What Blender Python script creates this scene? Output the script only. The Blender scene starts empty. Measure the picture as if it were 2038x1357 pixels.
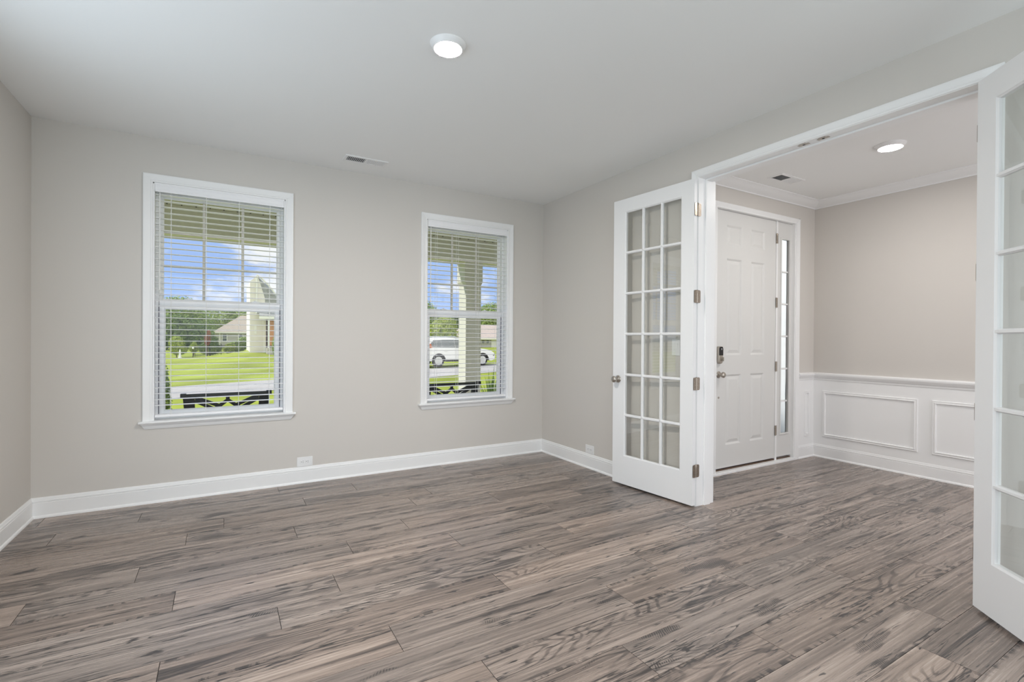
import bpy, bmesh, math, random
from mathutils import Vector, Matrix

C = bpy.context.scene.collection
SC = bpy.context.scene
PI = math.pi

# ------------------------------------------------------------------ camera
cam_data = bpy.data.cameras.new('camera')
cam_data.sensor_fit = 'HORIZONTAL'
cam_data.sensor_width = 36.0
cam_data.lens = 36.0 * 978.17 / 2038.0
cam_data.clip_start = 0.05
cam_data.clip_end = 600
cam = bpy.data.objects.new('camera', cam_data)
C.objects.link(cam)
YAW, PIT, ROL = 0.5311, -0.0044, 0.0063
_f = Vector((math.sin(YAW) * math.cos(PIT), math.cos(YAW) * math.cos(PIT), math.sin(PIT)))
_r = Vector((math.cos(YAW), -math.sin(YAW), 0))
_u = _r.cross(_f)
_r2 = _r * math.cos(ROL) + _u * math.sin(ROL)
_u2 = -_r * math.sin(ROL) + _u * math.cos(ROL)
cam.matrix_world = Matrix(((_r2.x, _u2.x, -_f.x, -3.0678), (_r2.y, _u2.y, -_f.y, -4.5502),
                           (_r2.z, _u2.z, -_f.z, 1.2501), (0, 0, 0, 1)))
SC.camera = cam

# ------------------------------------------------------------------ view
SC.view_settings.view_transform = 'Standard'
SC.view_settings.look = 'None'
SC.view_settings.exposure = 0.0
SC.view_settings.gamma = 1.0
SC.view_settings.use_curve_mapping = False
SC.cycles.max_bounces = 12
SC.cycles.diffuse_bounces = 6
SC.cycles.glossy_bounces = 4
SC.cycles.transparent_max_bounces = 16
SC.cycles.transmission_bounces = 8
SC.cycles.sample_clamp_indirect = 6.0
SC.cycles.caustics_reflective = False
SC.cycles.caustics_refractive = False


def srgb(r, g, b):
    f = lambda v: (v / 255 / 12.92) if v / 255 <= 0.04045 else ((v / 255 + 0.055) / 1.055) ** 2.4
    return (f(r), f(g), f(b), 1.0)


# ------------------------------------------------------------------ sky
world = bpy.data.worlds.new('sky')
SC.world = world
world.use_nodes = True
wt = world.node_tree
wt.nodes.clear()


def wn(t, **kw):
    n = wt.nodes.new(t)
    for k, v in kw.items():
        setattr(n, k, v)
    return n


w_out = wn('ShaderNodeOutputWorld')
w_bg = wn('ShaderNodeBackground')
w_bg.inputs['Strength'].default_value = 1.0
w_tc = wn('ShaderNodeTexCoord')
w_sep = wn('ShaderNodeSeparateXYZ')
wt.links.new(w_tc.outputs['Generated'], w_sep.inputs[0])
w_ramp = wn('ShaderNodeValToRGB')
e = w_ramp.color_ramp.elements
e[0].position = 0.0
e[0].color = (0.30, 0.33, 0.22, 1)
e[1].position = 1.0
e[1].color = (0.30, 0.50, 0.92, 1)
for p, c in ((0.495, (0.30, 0.33, 0.22, 1)), (0.505, (0.44, 0.60, 0.95, 1)), (0.55, (0.38, 0.56, 0.97, 1)), (0.70, (0.42, 0.56, 0.92, 1))):
    el = e.new(p)
    el.color = c
w_m = wn('ShaderNodeMath', operation='MULTIPLY_ADD')
w_m.inputs[1].default_value = 0.5
w_m.inputs[2].default_value = 0.5
wt.links.new(w_sep.outputs['Z'], w_m.inputs[0])
wt.links.new(w_m.outputs[0], w_ramp.inputs[0])
w_map = wn('ShaderNodeMapping')
w_map.inputs['Location'].default_value = (3.1, 0.4, 0.2)
w_map.inputs['Scale'].default_value = (1.0, 1.0, 2.6)
wt.links.new(w_tc.outputs['Generated'], w_map.inputs[0])
w_noise = wn('ShaderNodeTexNoise')
w_noise.inputs['Scale'].default_value = 6.0
w_noise.inputs['Detail'].default_value = 7
w_noise.inputs['Roughness'].default_value = 0.55
wt.links.new(w_map.outputs[0], w_noise.inputs['Vector'])
# one cumulus low in the sky beyond the left window
w_dist = wn('ShaderNodeVectorMath', operation='DISTANCE')
w_dist.inputs[1].default_value = (0.11, 0.99, 0.035)
wt.links.new(w_tc.outputs['Generated'], w_dist.inputs[0])
w_blob1 = wn('ShaderNodeMapRange')
w_blob1.inputs['From Min'].default_value = 0.03
w_blob1.inputs['From Max'].default_value = 0.19
w_blob1.inputs['To Min'].default_value = 0.40
w_blob1.inputs['To Max'].default_value = 0.0
wt.links.new(w_dist.outputs['Value'], w_blob1.inputs['Value'])
# thin high cloud beyond the right window
w_dist2 = wn('ShaderNodeVectorMath', operation='DISTANCE')
w_dist2.inputs[1].default_value = (0.43, 0.88, 0.19)
wt.links.new(w_tc.outputs['Generated'], w_dist2.inputs[0])
w_blob2 = wn('ShaderNodeMapRange')
w_blob2.inputs['From Min'].default_value = 0.02
w_blob2.inputs['From Max'].default_value = 0.16
w_blob2.inputs['To Min'].default_value = 0.17
w_blob2.inputs['To Max'].default_value = 0.0
wt.links.new(w_dist2.outputs['Value'], w_blob2.inputs['Value'])
w_blob = wn('ShaderNodeMath', operation='MAXIMUM')
wt.links.new(w_blob1.outputs[0], w_blob.inputs[0])
wt.links.new(w_blob2.outputs[0], w_blob.inputs[1])
w_add = wn('ShaderNodeMath', operation='ADD')
wt.links.new(w_noise.outputs['Fac'], w_add.inputs[0])
wt.links.new(w_blob.outputs[0], w_add.inputs[1])
w_cr = wn('ShaderNodeMapRange', interpolation_type='SMOOTHSTEP')
w_cr.inputs['From Min'].default_value = 0.60
w_cr.inputs['From Max'].default_value = 0.74
wt.links.new(w_add.outputs[0], w_cr.inputs['Value'])
w_up = wn('ShaderNodeMapRange')
w_up.inputs['From Min'].default_value = -0.01
w_up.inputs['From Max'].default_value = 0.01
wt.links.new(w_sep.outputs['Z'], w_up.inputs['Value'])
w_mul = wn('ShaderNodeMath', operation='MULTIPLY')
wt.links.new(w_cr.outputs[0], w_mul.inputs[0])
wt.links.new(w_up.outputs[0], w_mul.inputs[1])
w_mix = wn('ShaderNodeMix', data_type='RGBA')
w_mix.inputs['B'].default_value = (0.95, 0.97, 1.0, 1)
wt.links.new(w_mul.outputs[0], w_mix.inputs['Factor'])
wt.links.new(w_ramp.outputs[0], w_mix.inputs['A'])
# added white glow in the unseen half sky, brightens faces towards the house
w_back_glow = wn('ShaderNodeMapRange', interpolation_type='SMOOTHSTEP')
w_back_glow.inputs['From Min'].default_value = 0.25
w_back_glow.inputs['From Max'].default_value = -0.45
wt.links.new(w_sep.outputs['Y'], w_back_glow.inputs['Value'])
w_hm = wn('ShaderNodeMath', operation='MULTIPLY')
wt.links.new(w_back_glow.outputs[0], w_hm.inputs[0])
wt.links.new(w_up.outputs[0], w_hm.inputs[1])
w_mix2 = wn('ShaderNodeMix', data_type='RGBA')
w_mix2.inputs['B'].default_value = (1.35, 1.35, 1.35, 1)
wt.links.new(w_hm.outputs[0], w_mix2.inputs['Factor'])
wt.links.new(w_mix.outputs['Result'], w_mix2.inputs['A'])
wt.links.new(w_mix2.outputs['Result'], w_bg.inputs['Color'])
wt.links.new(w_bg.outputs[0], w_out.inputs[0])

# ------------------------------------------------------------------ sun
sun_d = bpy.data.lights.new('sun', 'SUN')
sun_d.energy = 4.3
sun_d.angle = math.radians(1.0)
sun_d.color = (1.0, 0.965, 0.91)
sun = bpy.data.objects.new('sun', sun_d)
C.objects.link(sun)
sun.location = (-20, 5, 30)
sun.rotation_euler = (-Vector((-0.62, 0.36, 0.70))).to_track_quat('-Z', 'Y').to_euler()

# added fill lamps out of view: behind the camera, at the left, in the hall
BACK_FILL = 57
LEFT_FILL = 26
HALL_FILL = 34
XW = -4.199 + 0.02
ROOM_LAMP = 41
FOYER_LAMP = 16.5


def fill_light(name, loc, rot, sx, sy, energy, color, spread=180):
    d = bpy.data.lights.new(name, 'AREA')
    d.shape = 'RECTANGLE'
    d.size = sx
    d.size_y = sy
    d.energy = energy
    d.color = color
    d.spread = math.radians(spread)
    o = bpy.data.objects.new(name, d)
    C.objects.link(o)
    o.location = loc
    o.rotation_euler = rot
    return o


fill_light('back_fill_light', (-2.15, -5.78, 1.30), (math.radians(92), 0, 0), 3.7, 2.1, BACK_FILL, (0.79, 0.91, 1.0))  # added lamp, fills the room from behind the camera
fill_light('left_fill_light', (XW + 0.01, -2.35, 1.45), (math.radians(94), 0, math.radians(-90)), 2.1, 1.75, LEFT_FILL, (0.70, 0.86, 1.0), 180)  # added lamp in front of the closed side opening
fill_light('hall_fill_light', (1.35, -5.76, 1.35), (math.radians(100), 0, 0), 1.5, 1.9, HALL_FILL, (0.92, 0.93, 1.0))  # added lamp, lifts the entry from its unseen end

# ================================================================== helpers
RND = random.Random(7)


def mat(name, col, rough=0.5, metal=0.0, spec=0.5, bump=0.0, bscale=200.0, var=0.0, vscale=5.0, emit=None, estr=0.0):
    m = bpy.data.materials.new(name)
    m.use_nodes = True
    nt = m.node_tree
    b = nt.nodes['Principled BSDF']
    b.inputs['Base Color'].default_value = col
    b.inputs['Roughness'].default_value = rough
    b.inputs['Metallic'].default_value = metal
    b.inputs['Specular IOR Level'].default_value = spec
    tc = nt.nodes.new('ShaderNodeTexCoord')
    if var:
        n = nt.nodes.new('ShaderNodeTexNoise')
        n.inputs['Scale'].default_value = vscale
        n.inputs['Detail'].default_value = 5
        nt.links.new(tc.outputs['Object'], n.inputs['Vector'])
        r = nt.nodes.new('ShaderNodeMapRange')
        r.inputs['From Min'].default_value = 0.3
        r.inputs['From Max'].default_value = 0.7
        r.inputs['To Min'].default_value = 1 - var
        r.inputs['To Max'].default_value = 1 + var
        nt.links.new(n.outputs['Fac'], r.inputs['Value'])
        v = nt.nodes.new('ShaderNodeVectorMath')
        v.operation = 'SCALE'
        v.inputs[0].default_value = col[:3]
        nt.links.new(r.outputs[0], v.inputs['Scale'])
        nt.links.new(v.outputs[0], b.inputs['Base Color'])
    if bump:
        n2 = nt.nodes.new('ShaderNodeTexNoise')
        n2.inputs['Scale'].default_value = bscale
        n2.inputs['Detail'].default_value = 3
        nt.links.new(tc.outputs['Object'], n2.inputs['Vector'])
        bp = nt.nodes.new('ShaderNodeBump')
        bp.inputs['Strength'].default_value = bump
        bp.inputs['Distance'].default_value = 0.002
        nt.links.new(n2.outputs['Fac'], bp.inputs['Height'])
        nt.links.new(bp.outputs[0], b.inputs['Normal'])
    if emit:
        b.inputs['Emission Color'].default_value = emit
        b.inputs['Emission Strength'].default_value = estr
    return m


def glass_mat(name, tint, refl=1.0):
    m = bpy.data.materials.new(name)
    m.use_nodes = True
    nt = m.node_tree
    nt.nodes.clear()
    out = nt.nodes.new('ShaderNodeOutputMaterial')
    tr = nt.nodes.new('ShaderNodeBsdfTransparent')
    tr.inputs[0].default_value = tint
    gl = nt.nodes.new('ShaderNodeBsdfGlossy')
    gl.inputs['Roughness'].default_value = 0.0
    gl.inputs['Color'].default_value = (1, 1, 1, 1)
    lw = nt.nodes.new('ShaderNodeLayerWeight')
    lw.inputs['Blend'].default_value = 0.5
    pw = nt.nodes.new('ShaderNodeMath')
    pw.operation = 'POWER'
    pw.inputs[1].default_value = 5.0
    nt.links.new(lw.outputs['Facing'], pw.inputs[0])
    mu = nt.nodes.new('ShaderNodeMath')
    mu.operation = 'MULTIPLY_ADD'
    mu.inputs[1].default_value = 0.95
    mu.inputs[2].default_value = 0.04 * refl
    nt.links.new(pw.outputs[0], mu.inputs[0])
    mx = nt.nodes.new('ShaderNodeMixShader')
    nt.links.new(mu.outputs[0], mx.inputs[0])
    nt.links.new(tr.outputs[0], mx.inputs[1])
    nt.links.new(gl.outputs[0], mx.inputs[2])
    nt.links.new(mx.outputs[0], out.inputs[0])
    return m


class MB:
    """collects shapes into one mesh"""

    def __init__(s):
        s.v = []
        s.f = []

    def add(s, verts, faces):
        o = len(s.v)
        s.v += [tuple(p) for p in verts]
        s.f += [tuple(o + i for i in f) for f in faces]
        return s

    def box(s, a, b, M=None):
        x0, y0, z0 = (min(a[i], b[i]) for i in range(3))
        x1, y1, z1 = (max(a[i], b[i]) for i in range(3))
        vs = [Vector(p) for p in ((x0, y0, z0), (x1, y0, z0), (x1, y1, z0), (x0, y1, z0), (x0, y0, z1), (x1, y0, z1), (x1, y1, z1), (x0, y1, z1))]
        if M is not None:
            vs = [M @ p for p in vs]
        return s.add(vs, [(3, 2, 1, 0), (4, 5, 6, 7), (0, 1, 5, 4), (1, 2, 6, 5), (2, 3, 7, 6), (3, 0, 4, 7)])

    def run(s, A, B, au, av, prof, ma=(0, 0), mb=(0, 0)):
        """sweep a closed profile [(u, v)] from A to B; u along au, v along av; mitre shifts (per u, per v) along the run"""
        A, B, au, av = Vector(A), Vector(B), Vector(au), Vector(av)
        d = (B - A).normalized()
        n = len(prof)
        vs = [A + au * u + av * v + d * (ma[0] * u + ma[1] * v) for u, v in prof]
        vs += [B + au * u + av * v + d * (mb[0] * u + mb[1] * v) for u, v in prof]
        fs = [(i, (i + 1) % n, n + (i + 1) % n, n + i) for i in range(n)]
        fs += [tuple(reversed(range(n))), tuple(range(n, 2 * n))]
        return s.add(vs, fs)

    def prism(s, poly, axis, a, b):
        """polygon in the two other axes, extruded along axis from a to b"""
        ix = [i for i in range(3) if i != axis]

        def P(p, t):
            q = [0, 0, 0]
            q[ix[0]], q[ix[1]], q[axis] = p[0], p[1], t
            return q
        n = len(poly)
        vs = [P(p, a) for p in poly] + [P(p, b) for p in poly]
        fs = [(i, (i + 1) % n, n + (i + 1) % n, n + i) for i in range(n)]
        fs += [tuple(reversed(range(n))), tuple(range(n, 2 * n))]
        return s.add(vs, fs)

    def lathe(s, O, axis, prof, seg=24):
        """prof [(dist along axis, radius)] revolved about axis through O"""
        O, axis = Vector(O), Vector(axis).normalized()
        t = axis.orthogonal().normalized()
        b = axis.cross(t)
        vs, fs = [], []
        for h, r in prof:
            for k in range(seg):
                a = 2 * PI * k / seg
                vs.append(O + axis * h + (t * math.cos(a) + b * math.sin(a)) * max(r, 1e-5))
        m = len(prof)
        for i in range(m - 1):
            for k in range(seg):
                k2 = (k + 1) % seg
                fs.append((i * seg + k, i * seg + k2, (i + 1) * seg + k2, (i + 1) * seg + k))
        fs.append(tuple(reversed(range(seg))))
        fs.append(tuple(range((m - 1) * seg, m * seg)))
        return s.add(vs, fs)

    def tube(s, pts, r, seg=6):
        pts = [Vector(p) for p in pts]
        for a, b in zip(pts[:-1], pts[1:]):
            s.lathe(a, b - a, [(0, r), ((b - a).length, r)], seg)
        return s

    def bar(s, a, b, w, t, up=(0, 1, 0)):
        """flat bar from a to b, width w across, thickness t along up"""
        a, b, up = Vector(a), Vector(b), Vector(up)
        d = (b - a).normalized()
        side = d.cross(up).normalized()
        return s.run(a, b, side, up, [(-w / 2, -t / 2), (w / 2, -t / 2), (w / 2, t / 2), (-w / 2, t / 2)])

    def build(s, name, m, parent=None, smooth=False, bevel=0.0, M=None):
        me = bpy.data.meshes.new(name)
        me.from_pydata(s.v, [], s.f)
        bm = bmesh.new()
        bm.from_mesh(me)
        bmesh.ops.recalc_face_normals(bm, faces=bm.faces)
        bm.to_mesh(me)
        bm.free()
        if M is not None:
            me.transform(M)
        o = bpy.data.objects.new(name, me)
        C.objects.link(o)
        for mm in (m if isinstance(m, (list, tuple)) else [m]):
            me.materials.append(mm)
        if smooth:
            for p in me.polygons:
                p.use_smooth = True
            try:
                me.set_sharp_from_angle(angle=math.radians(35))
            except Exception:
                pass
        if bevel:
            bv = o.modifiers.new('bevel', 'BEVEL')
            bv.width = bevel
            bv.segments = 2
            bv.limit_method = 'ANGLE'
            bv.angle_limit = math.radians(40)
        if parent is not None:
            o.parent = parent
        return o


def tag(o, label, cat, group=None, kind=None):
    o['label'] = label
    o['category'] = cat
    if group:
        o['group'] = group
    if kind:
        o['kind'] = kind
    return o


def empty(name, loc=(0, 0, 0), rz=0.0):
    o = bpy.data.objects.new(name, None)
    C.objects.link(o)
    o.location = loc
    o.rotation_euler = (0, 0, rz)
    o.empty_display_size = 0.1
    return o


def copy_tree(o, parent=None):
    c = o.copy()
    C.objects.link(c)
    if parent is not None:
        c.parent = parent
    for ch in list(o.children):
        copy_tree(ch, c)
    return c


def struct(o, label, cat):
    return tag(o, label, cat, kind='structure')


# ================================================================== materials
WALL = mat('wall_paint', (0.640, 0.609, 0.573, 1), 0.75, spec=0.25, bump=0.05, bscale=260)
CEIL = mat('ceiling_paint', (0.86, 0.865, 0.86, 1), 0.9, spec=0.1, bump=0.05, bscale=300)
TRIM = mat('white_trim_paint', (0.86, 0.86, 0.86, 1), 0.38, spec=0.4)
DOORW = mat('white_door_paint', (0.84, 0.84, 0.845, 1), 0.42, spec=0.4)
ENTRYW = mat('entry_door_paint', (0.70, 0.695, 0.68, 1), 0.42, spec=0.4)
VINYL = mat('white_vinyl', (0.89, 0.89, 0.90, 1), 0.35, spec=0.4)
GRILLE = mat('backlit_shade_grille', (0.60, 0.575, 0.52, 1), 0.5)  # white vinyl bars, their backlit shade put into the colour
BLIND = mat('blind_white', (0.88, 0.88, 0.895, 1), 0.4, spec=0.4)
CORD = mat('blind_cord', (0.80, 0.80, 0.78, 1), 0.8)
PLASTIC = mat('white_plastic', (0.82, 0.82, 0.82, 1), 0.35)
DARK = mat('dark_slot', (0.02, 0.02, 0.022, 1), 0.6)
GAPSHADE = mat('sash_gap_shade', (0.11, 0.10, 0.14, 1), 0.7)  # shadow of the sash track gaps, put in as a dark colour
NICKEL = mat('satin_nickel', (0.50, 0.46, 0.41, 1), 0.30, metal=1.0, var=0.05, vscale=60)
NICKELD = mat('hinge_nickel', (0.36, 0.31, 0.26, 1), 0.36, metal=1.0, var=0.08, vscale=80)
BLACKG = mat('black_gloss_keypad', (0.012, 0.012, 0.014, 1), 0.12)
BRONZE = mat('bronze_sill', (0.10, 0.055, 0.03, 1), 0.45, var=0.2, vscale=20)
GLASS = glass_mat('clear_glass', (0.985, 0.99, 0.985, 1), 0.3)
PANEG = glass_mat('door_pane_glass', (0.985, 0.99, 0.98, 1), 1.7)
LENS = mat('lamp_lens', (0.9, 0.9, 0.9, 1), 0.5)


def lamp_mat(name, col, strength):
    m = bpy.data.materials.new(name)
    m.use_nodes = True
    nt = m.node_tree
    nt.nodes.clear()
    out = nt.nodes.new('ShaderNodeOutputMaterial')
    em = nt.nodes.new('ShaderNodeEmission')
    em.inputs[0].default_value = col
    em.inputs[1].default_value = strength
    nt.links.new(em.outputs[0], out.inputs[0])
    return m


def floor_material():
    m = bpy.data.materials.new('grey_brown_plank_laminate')
    m.use_nodes = True
    nt = m.node_tree
    L = nt.links.new
    b = nt.nodes['Principled BSDF']

    def N(t, **kw):
        n = nt.nodes.new(t)
        for k, v in kw.items():
            setattr(n, k, v)
        return n

    def math2(op, a, bb):
        n = N('ShaderNodeMath', operation=op)
        for i, x in enumerate((a, bb)):
            if isinstance(x, (int, float)):
                n.inputs[i].default_value = x
            else:
                L(x, n.inputs[i])
        return n.outputs[0]

    def rng(x, a, bb, c=0.0, d=1.0, smooth=True):
        n = N('ShaderNodeMapRange')
        n.interpolation_type = 'SMOOTHSTEP' if smooth else 'LINEAR'
        n.inputs['From Min'].default_value = a
        n.inputs['From Max'].default_value = bb
        n.inputs['To Min'].default_value = c
        n.inputs['To Max'].default_value = d
        L(x, n.inputs['Value'])
        return n.outputs[0]
    tc = N('ShaderNodeTexCoord')
    at = N('ShaderNodeAttribute', attribute_name='plank')
    sep = N('ShaderNodeSeparateColor')
    L(at.outputs['Color'], sep.inputs[0])
    off = N('ShaderNodeCombineXYZ')
    L(math2('MULTIPLY', sep.outputs[1], 61.0), off.inputs[0])
    L(math2('MULTIPLY', sep.outputs[2], 43.0), off.inputs[1])
    L(math2('MULTIPLY', sep.outputs[0], 17.0), off.inputs[2])
    pos = N('ShaderNodeVectorMath', operation='ADD')
    L(tc.outputs['Object'], pos.inputs[0])
    L(off.outputs[0], pos.inputs[1])

    def noise(sx, sy, scale, det, rough, dist=0.0, add=(0, 0, 0)):
        mp = N('ShaderNodeMapping')
        mp.inputs['Scale'].default_value = (sx, sy, 1)
        mp.inputs['Location'].default_value = add
        L(pos.outputs[0], mp.inputs[0])
        n = N('ShaderNodeTexNoise')
        n.inputs['Scale'].default_value = scale
        n.inputs['Detail'].default_value = det
        n.inputs['Roughness'].default_value = rough
        n.inputs['Distortion'].default_value = dist
        L(mp.outputs[0], n.inputs['Vector'])
        return n.outputs['Fac']
    broad = noise(0.55, 7.0, 1.0, 4, 0.55, 0.4)
    streak = noise(0.75, 26.0, 1.0, 8, 0.66, 0.5, (3, 1, 0))
    fine = noise(6.0, 300.0, 1.0, 4, 0.65, 0.0, (7, 2, 0))
    # cathedral rings: level lines of a stretched height field
    warp = noise(0.85, 5.0, 1.0, 2, 0.45, 0.2, (11, 5, 0))
    sy = N('ShaderNodeSeparateXYZ')
    L(pos.outputs[0], sy.inputs[0])
    ring = math2('SINE', math2('ADD', math2('MULTIPLY', sy.outputs['Y'], 80.0), math2('MULTIPLY', warp, 165.0)), 0)
    ringmask = rng(noise(0.8, 3.6, 1.0, 2, 0.5, 0.0, (21, 9, 0)), 0.50, 0.62)
    ringv = math2('MULTIPLY', rng(ring, 0.1, 1.0), ringmask)

    def ridge(fac, wdt):
        return rng(math2('ABSOLUTE', math2('SUBTRACT', fac, 0.5), 0), 0.0, wdt, 1.0, 0.0)
    # long thin cracks and short dark checks
    crk = math2('MULTIPLY', ridge(noise(0.8, 13.0, 1.0, 5, 0.60, 0.5, (5, 33, 0)), 0.014), rng(noise(1.2, 5.0, 1.0, 3, 0.6, 0.0, (8, 3, 0)), 0.45, 0.54))
    chk = rng(noise(8.0, 60.0, 1.0, 2, 0.55, 0.5, (2, 14, 0)), 0.672, 0.712)
    # dark hand scraped ticks along some plank edges
    ax = N('ShaderNodeAttribute', attribute_name='across')
    edge = rng(math2('ABSOLUTE', math2('SUBTRACT', ax.outputs['Fac'], 0.5), 0), 0.37, 0.48)
    tick = math2('MULTIPLY', edge, math2('MULTIPLY', rng(noise(30.0, 7.0, 1.0, 2, 0.6, 0.6, (6, 6, 0)), 0.46, 0.58), rng(noise(0.9, 0.9, 1.0, 2, 0.5, 0.0, (14, 2, 0)), 0.52, 0.60)))
    # dark mineral streaks
    dk = rng(noise(0.9, 12.0, 1.0, 6, 0.62, 0.6, (41, 6, 0)), 0.56, 0.72)
    # weathered patches with crosscut saw marks
    patch = rng(noise(1.8, 7.0, 1.0, 3, 0.6, 0.4, (31, 4, 0)), 0.63, 0.70)
    mw = N('ShaderNodeMapping')
    mw.inputs['Rotation'].default_value = (0, 0, 0.5)
    L(pos.outputs[0], mw.inputs[0])
    wv = N('ShaderNodeTexWave', wave_type='BANDS', bands_direction='X')
    wv.inputs['Scale'].default_value = 30.0
    wv.inputs['Distortion'].default_value = 4.0
    wv.inputs['Detail'].default_value = 3.0
    L(mw.outputs[0], wv.inputs['Vector'])
    saw = math2('MULTIPLY', patch, rng(wv.outputs['Fac'], 0.30, 0.85, 0.25, 1.0))
    # knots
    mk = N('ShaderNodeMapping')
    mk.inputs['Scale'].default_value = (2.8, 7.5, 1)
    L(pos.outputs[0], mk.inputs[0])
    nd = N('ShaderNodeVectorMath', operation='ADD')
    L(mk.outputs[0], nd.inputs[0])
    wob = N('ShaderNodeVectorMath', operation='SCALE')
    wob.inputs[0].default_value = (0.5, 0.5, 0)
    L(noise(14, 30, 1.0, 3, 0.6, 0.0, (1, 1, 0)), wob.inputs['Scale'])
    L(wob.outputs[0], nd.inputs[1])
    vo = N('ShaderNodeTexVoronoi')
    vo.inputs['Scale'].default_value = 1.0
    L(nd.outputs[0], vo.inputs['Vector'])
    keep = N('ShaderNodeSeparateColor')
    L(vo.outputs['Color'], keep.inputs[0])
    knot = math2('MULTIPLY', rng(vo.outputs['Distance'], 0.02, 0.16, 1.0, 0.0), rng(keep.outputs[0], 0.70, 0.72))
    streak2 = noise(1.5, 80.0, 1.0, 7, 0.66, 0.4, (13, 21, 0))
    tone = math2('ADD', math2('MULTIPLY', rng(broad, 0.3, 0.7, 0, 1, False), 0.20), math2('MULTIPLY', rng(streak, 0.3, 0.7, 0, 1, False), 0.30))
    tone = math2('ADD', tone, math2('MULTIPLY', rng(streak2, 0.3, 0.7, 0, 1, False), 0.32))
    tone = math2('ADD', tone, math2('MULTIPLY', rng(fine, 0.3, 0.7, 0, 1, False), 0.16))
    tone = math2('ADD', tone, 0.09)
    for layer, amt in ((ringv, 0.24), (crk, 0.68), (chk, 0.50), (dk, 0.38), (saw, 0.50), (knot, 0.7), (tick, 0.34)):
        tone = math2('SUBTRACT', tone, math2('MULTIPLY', layer, amt))
    tone = math2('ADD', tone, math2('MULTIPLY', math2('SUBTRACT', sep.outputs[0], 0.5), 0.14))
    tone = math2('ADD', math2('MULTIPLY', math2('SUBTRACT', tone, 0.5), 1.25), 0.475)
    ramp = N('ShaderNodeValToRGB')
    e = ramp.color_ramp.elements
    e[0].position = 0.0
    e[0].color = srgb(56, 51, 50)
    e[1].position = 1.0
    e[1].color = srgb(188, 174, 164)
    for p, c in ((0.20, srgb(84, 76, 72)), (0.45, srgb(122, 110, 103)), (0.70, srgb(154, 140, 131))):
        el = e.new(p)
        el.color = c
    L(tone, ramp.inputs[0])
    hue = N('ShaderNodeHueSaturation')
    L(math2('ADD', 0.95, math2('MULTIPLY', sep.outputs[1], 0.25)), hue.inputs['Saturation'])
    L(ramp.outputs[0], hue.inputs['Color'])
    L(hue.outputs[0], b.inputs['Base Color'])
    L(rng(tone, 0.1, 0.9, 0.34, 0.23), b.inputs['Roughness'])
    b.inputs['Specular IOR Level'].default_value = 0.75
    bp = N('ShaderNodeBump')
    bp.inputs['Strength'].default_value = 0.25
    bp.inputs['Distance'].default_value = 0.0015
    L(math2('ADD', tone, math2('MULTIPLY', fine, 0.3)), bp.inputs['Height'])
    L(bp.outputs[0], b.inputs['Normal'])
    return m


FLOOR = floor_material()

# ================================================================== room shell
CZ = 2.743
XL = -4.199          # left wall
YB = -5.80           # wall behind the camera
TW = 0.187           # thickness of the wall with the wide opening
XF = 2.475           # far side wall of the entry
YF = -1.60           # front wall of the entry
YFB = -5.80
WZ0, WZ1 = 0.617, 2.409
W1 = (-3.526, -2.618)
W2 = (-1.362, -0.452)
OPY0, OPY1, OPZ = -3.694, -2.078, 2.466   # wide doorway: right jamb, left jamb, head

# floor planks
PITCH, PLEN, Y0 = 0.2022, 1.4435, -0.0198
joints = [-2.675, -3.56, -2.53, -3.06, -1.817, -2.664, -2.01, -2.413, -1.822, -2.566, -1.405, -1.83, -1.0, -1.39, -2.199, -1.66, -1.113, -0.27, -2.05, -1.55, -2.32]
fm = bpy.data.meshes.new('floor')
fv, ff, fc = [], [], []
XA, XB = XL - 0.05, XF + 0.05
for row in range(-1, 30):
    ya, yb = Y0 - PITCH * row, Y0 - PITCH * (row + 1)
    if row == -1:
        ya = 0.02
    if yb < YB - 0.15:
        break
    xmax = XB if yb < YF - 0.0 else 0.10
    j = joints[row] if 0 <= row < len(joints) else RND.uniform(-3, -1.6)
    k0 = math.floor((XA - j) / PLEN)
    x = j + k0 * PLEN
    while x < xmax:
        xa, xb = max(x, XA) + 0.0013, min(x + PLEN, xmax) - 0.0013
        if xb > xa + 0.01:
            o = len(fv)
            g = 0.0010
            yt = min(ya, YF + 0.01) if xa > 0.1 else ya
            fv += [(xa, yb + g, 0), (xb, yb + g, 0), (xb, ya - g, 0), (xa, ya - g, 0), (xa, yb + g, -0.004), (xb, yb + g, -0.004), (xb, ya - g, -0.004), (xa, ya - g, -0.004)]
            ff += [(o, o + 1, o + 2, o + 3), (o, o + 4, o + 5, o + 1), (o + 1, o + 5, o + 6, o + 2), (o + 2, o + 6, o + 7, o + 3), (o + 3, o + 7, o + 4, o)]
            fc.append((RND.random(), RND.random(), RND.random(), 1))
        x += PLEN
fm.from_pydata(fv, [], ff)
fm.color_attributes.new('plank', 'FLOAT_COLOR', 'CORNER')
fm.attributes.new('across', 'FLOAT', 'CORNER')
ca = fm.color_attributes['plank']
ac = fm.attributes['across']
for p in fm.polygons:
    for li in p.loop_indices:
        ca.data[li].color = fc[p.index // 5]
        ac.data[li].value = 1.0 if fm.loops[li].vertex_index % 8 in (2, 3, 6, 7) else 0.0
fm.materials.append(FLOOR)
floor = bpy.data.objects.new('floor', fm)
C.objects.link(floor)
struct(floor, 'grey brown wood look plank floor with dark knots and grain', 'floor')
SUB = mat('dark_plank_seam', (0.03, 0.026, 0.024, 1), 0.8)
sb = MB()
sb.box((XL - 0.06, YB - 0.1, -0.12), (0.1, 0.02, -0.0035))
sb.box((0.1, YB - 0.1, -0.12), (XF + 0.06, YF + 0.03, -0.0035))
sb.build('underlay', SUB, floor)

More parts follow.
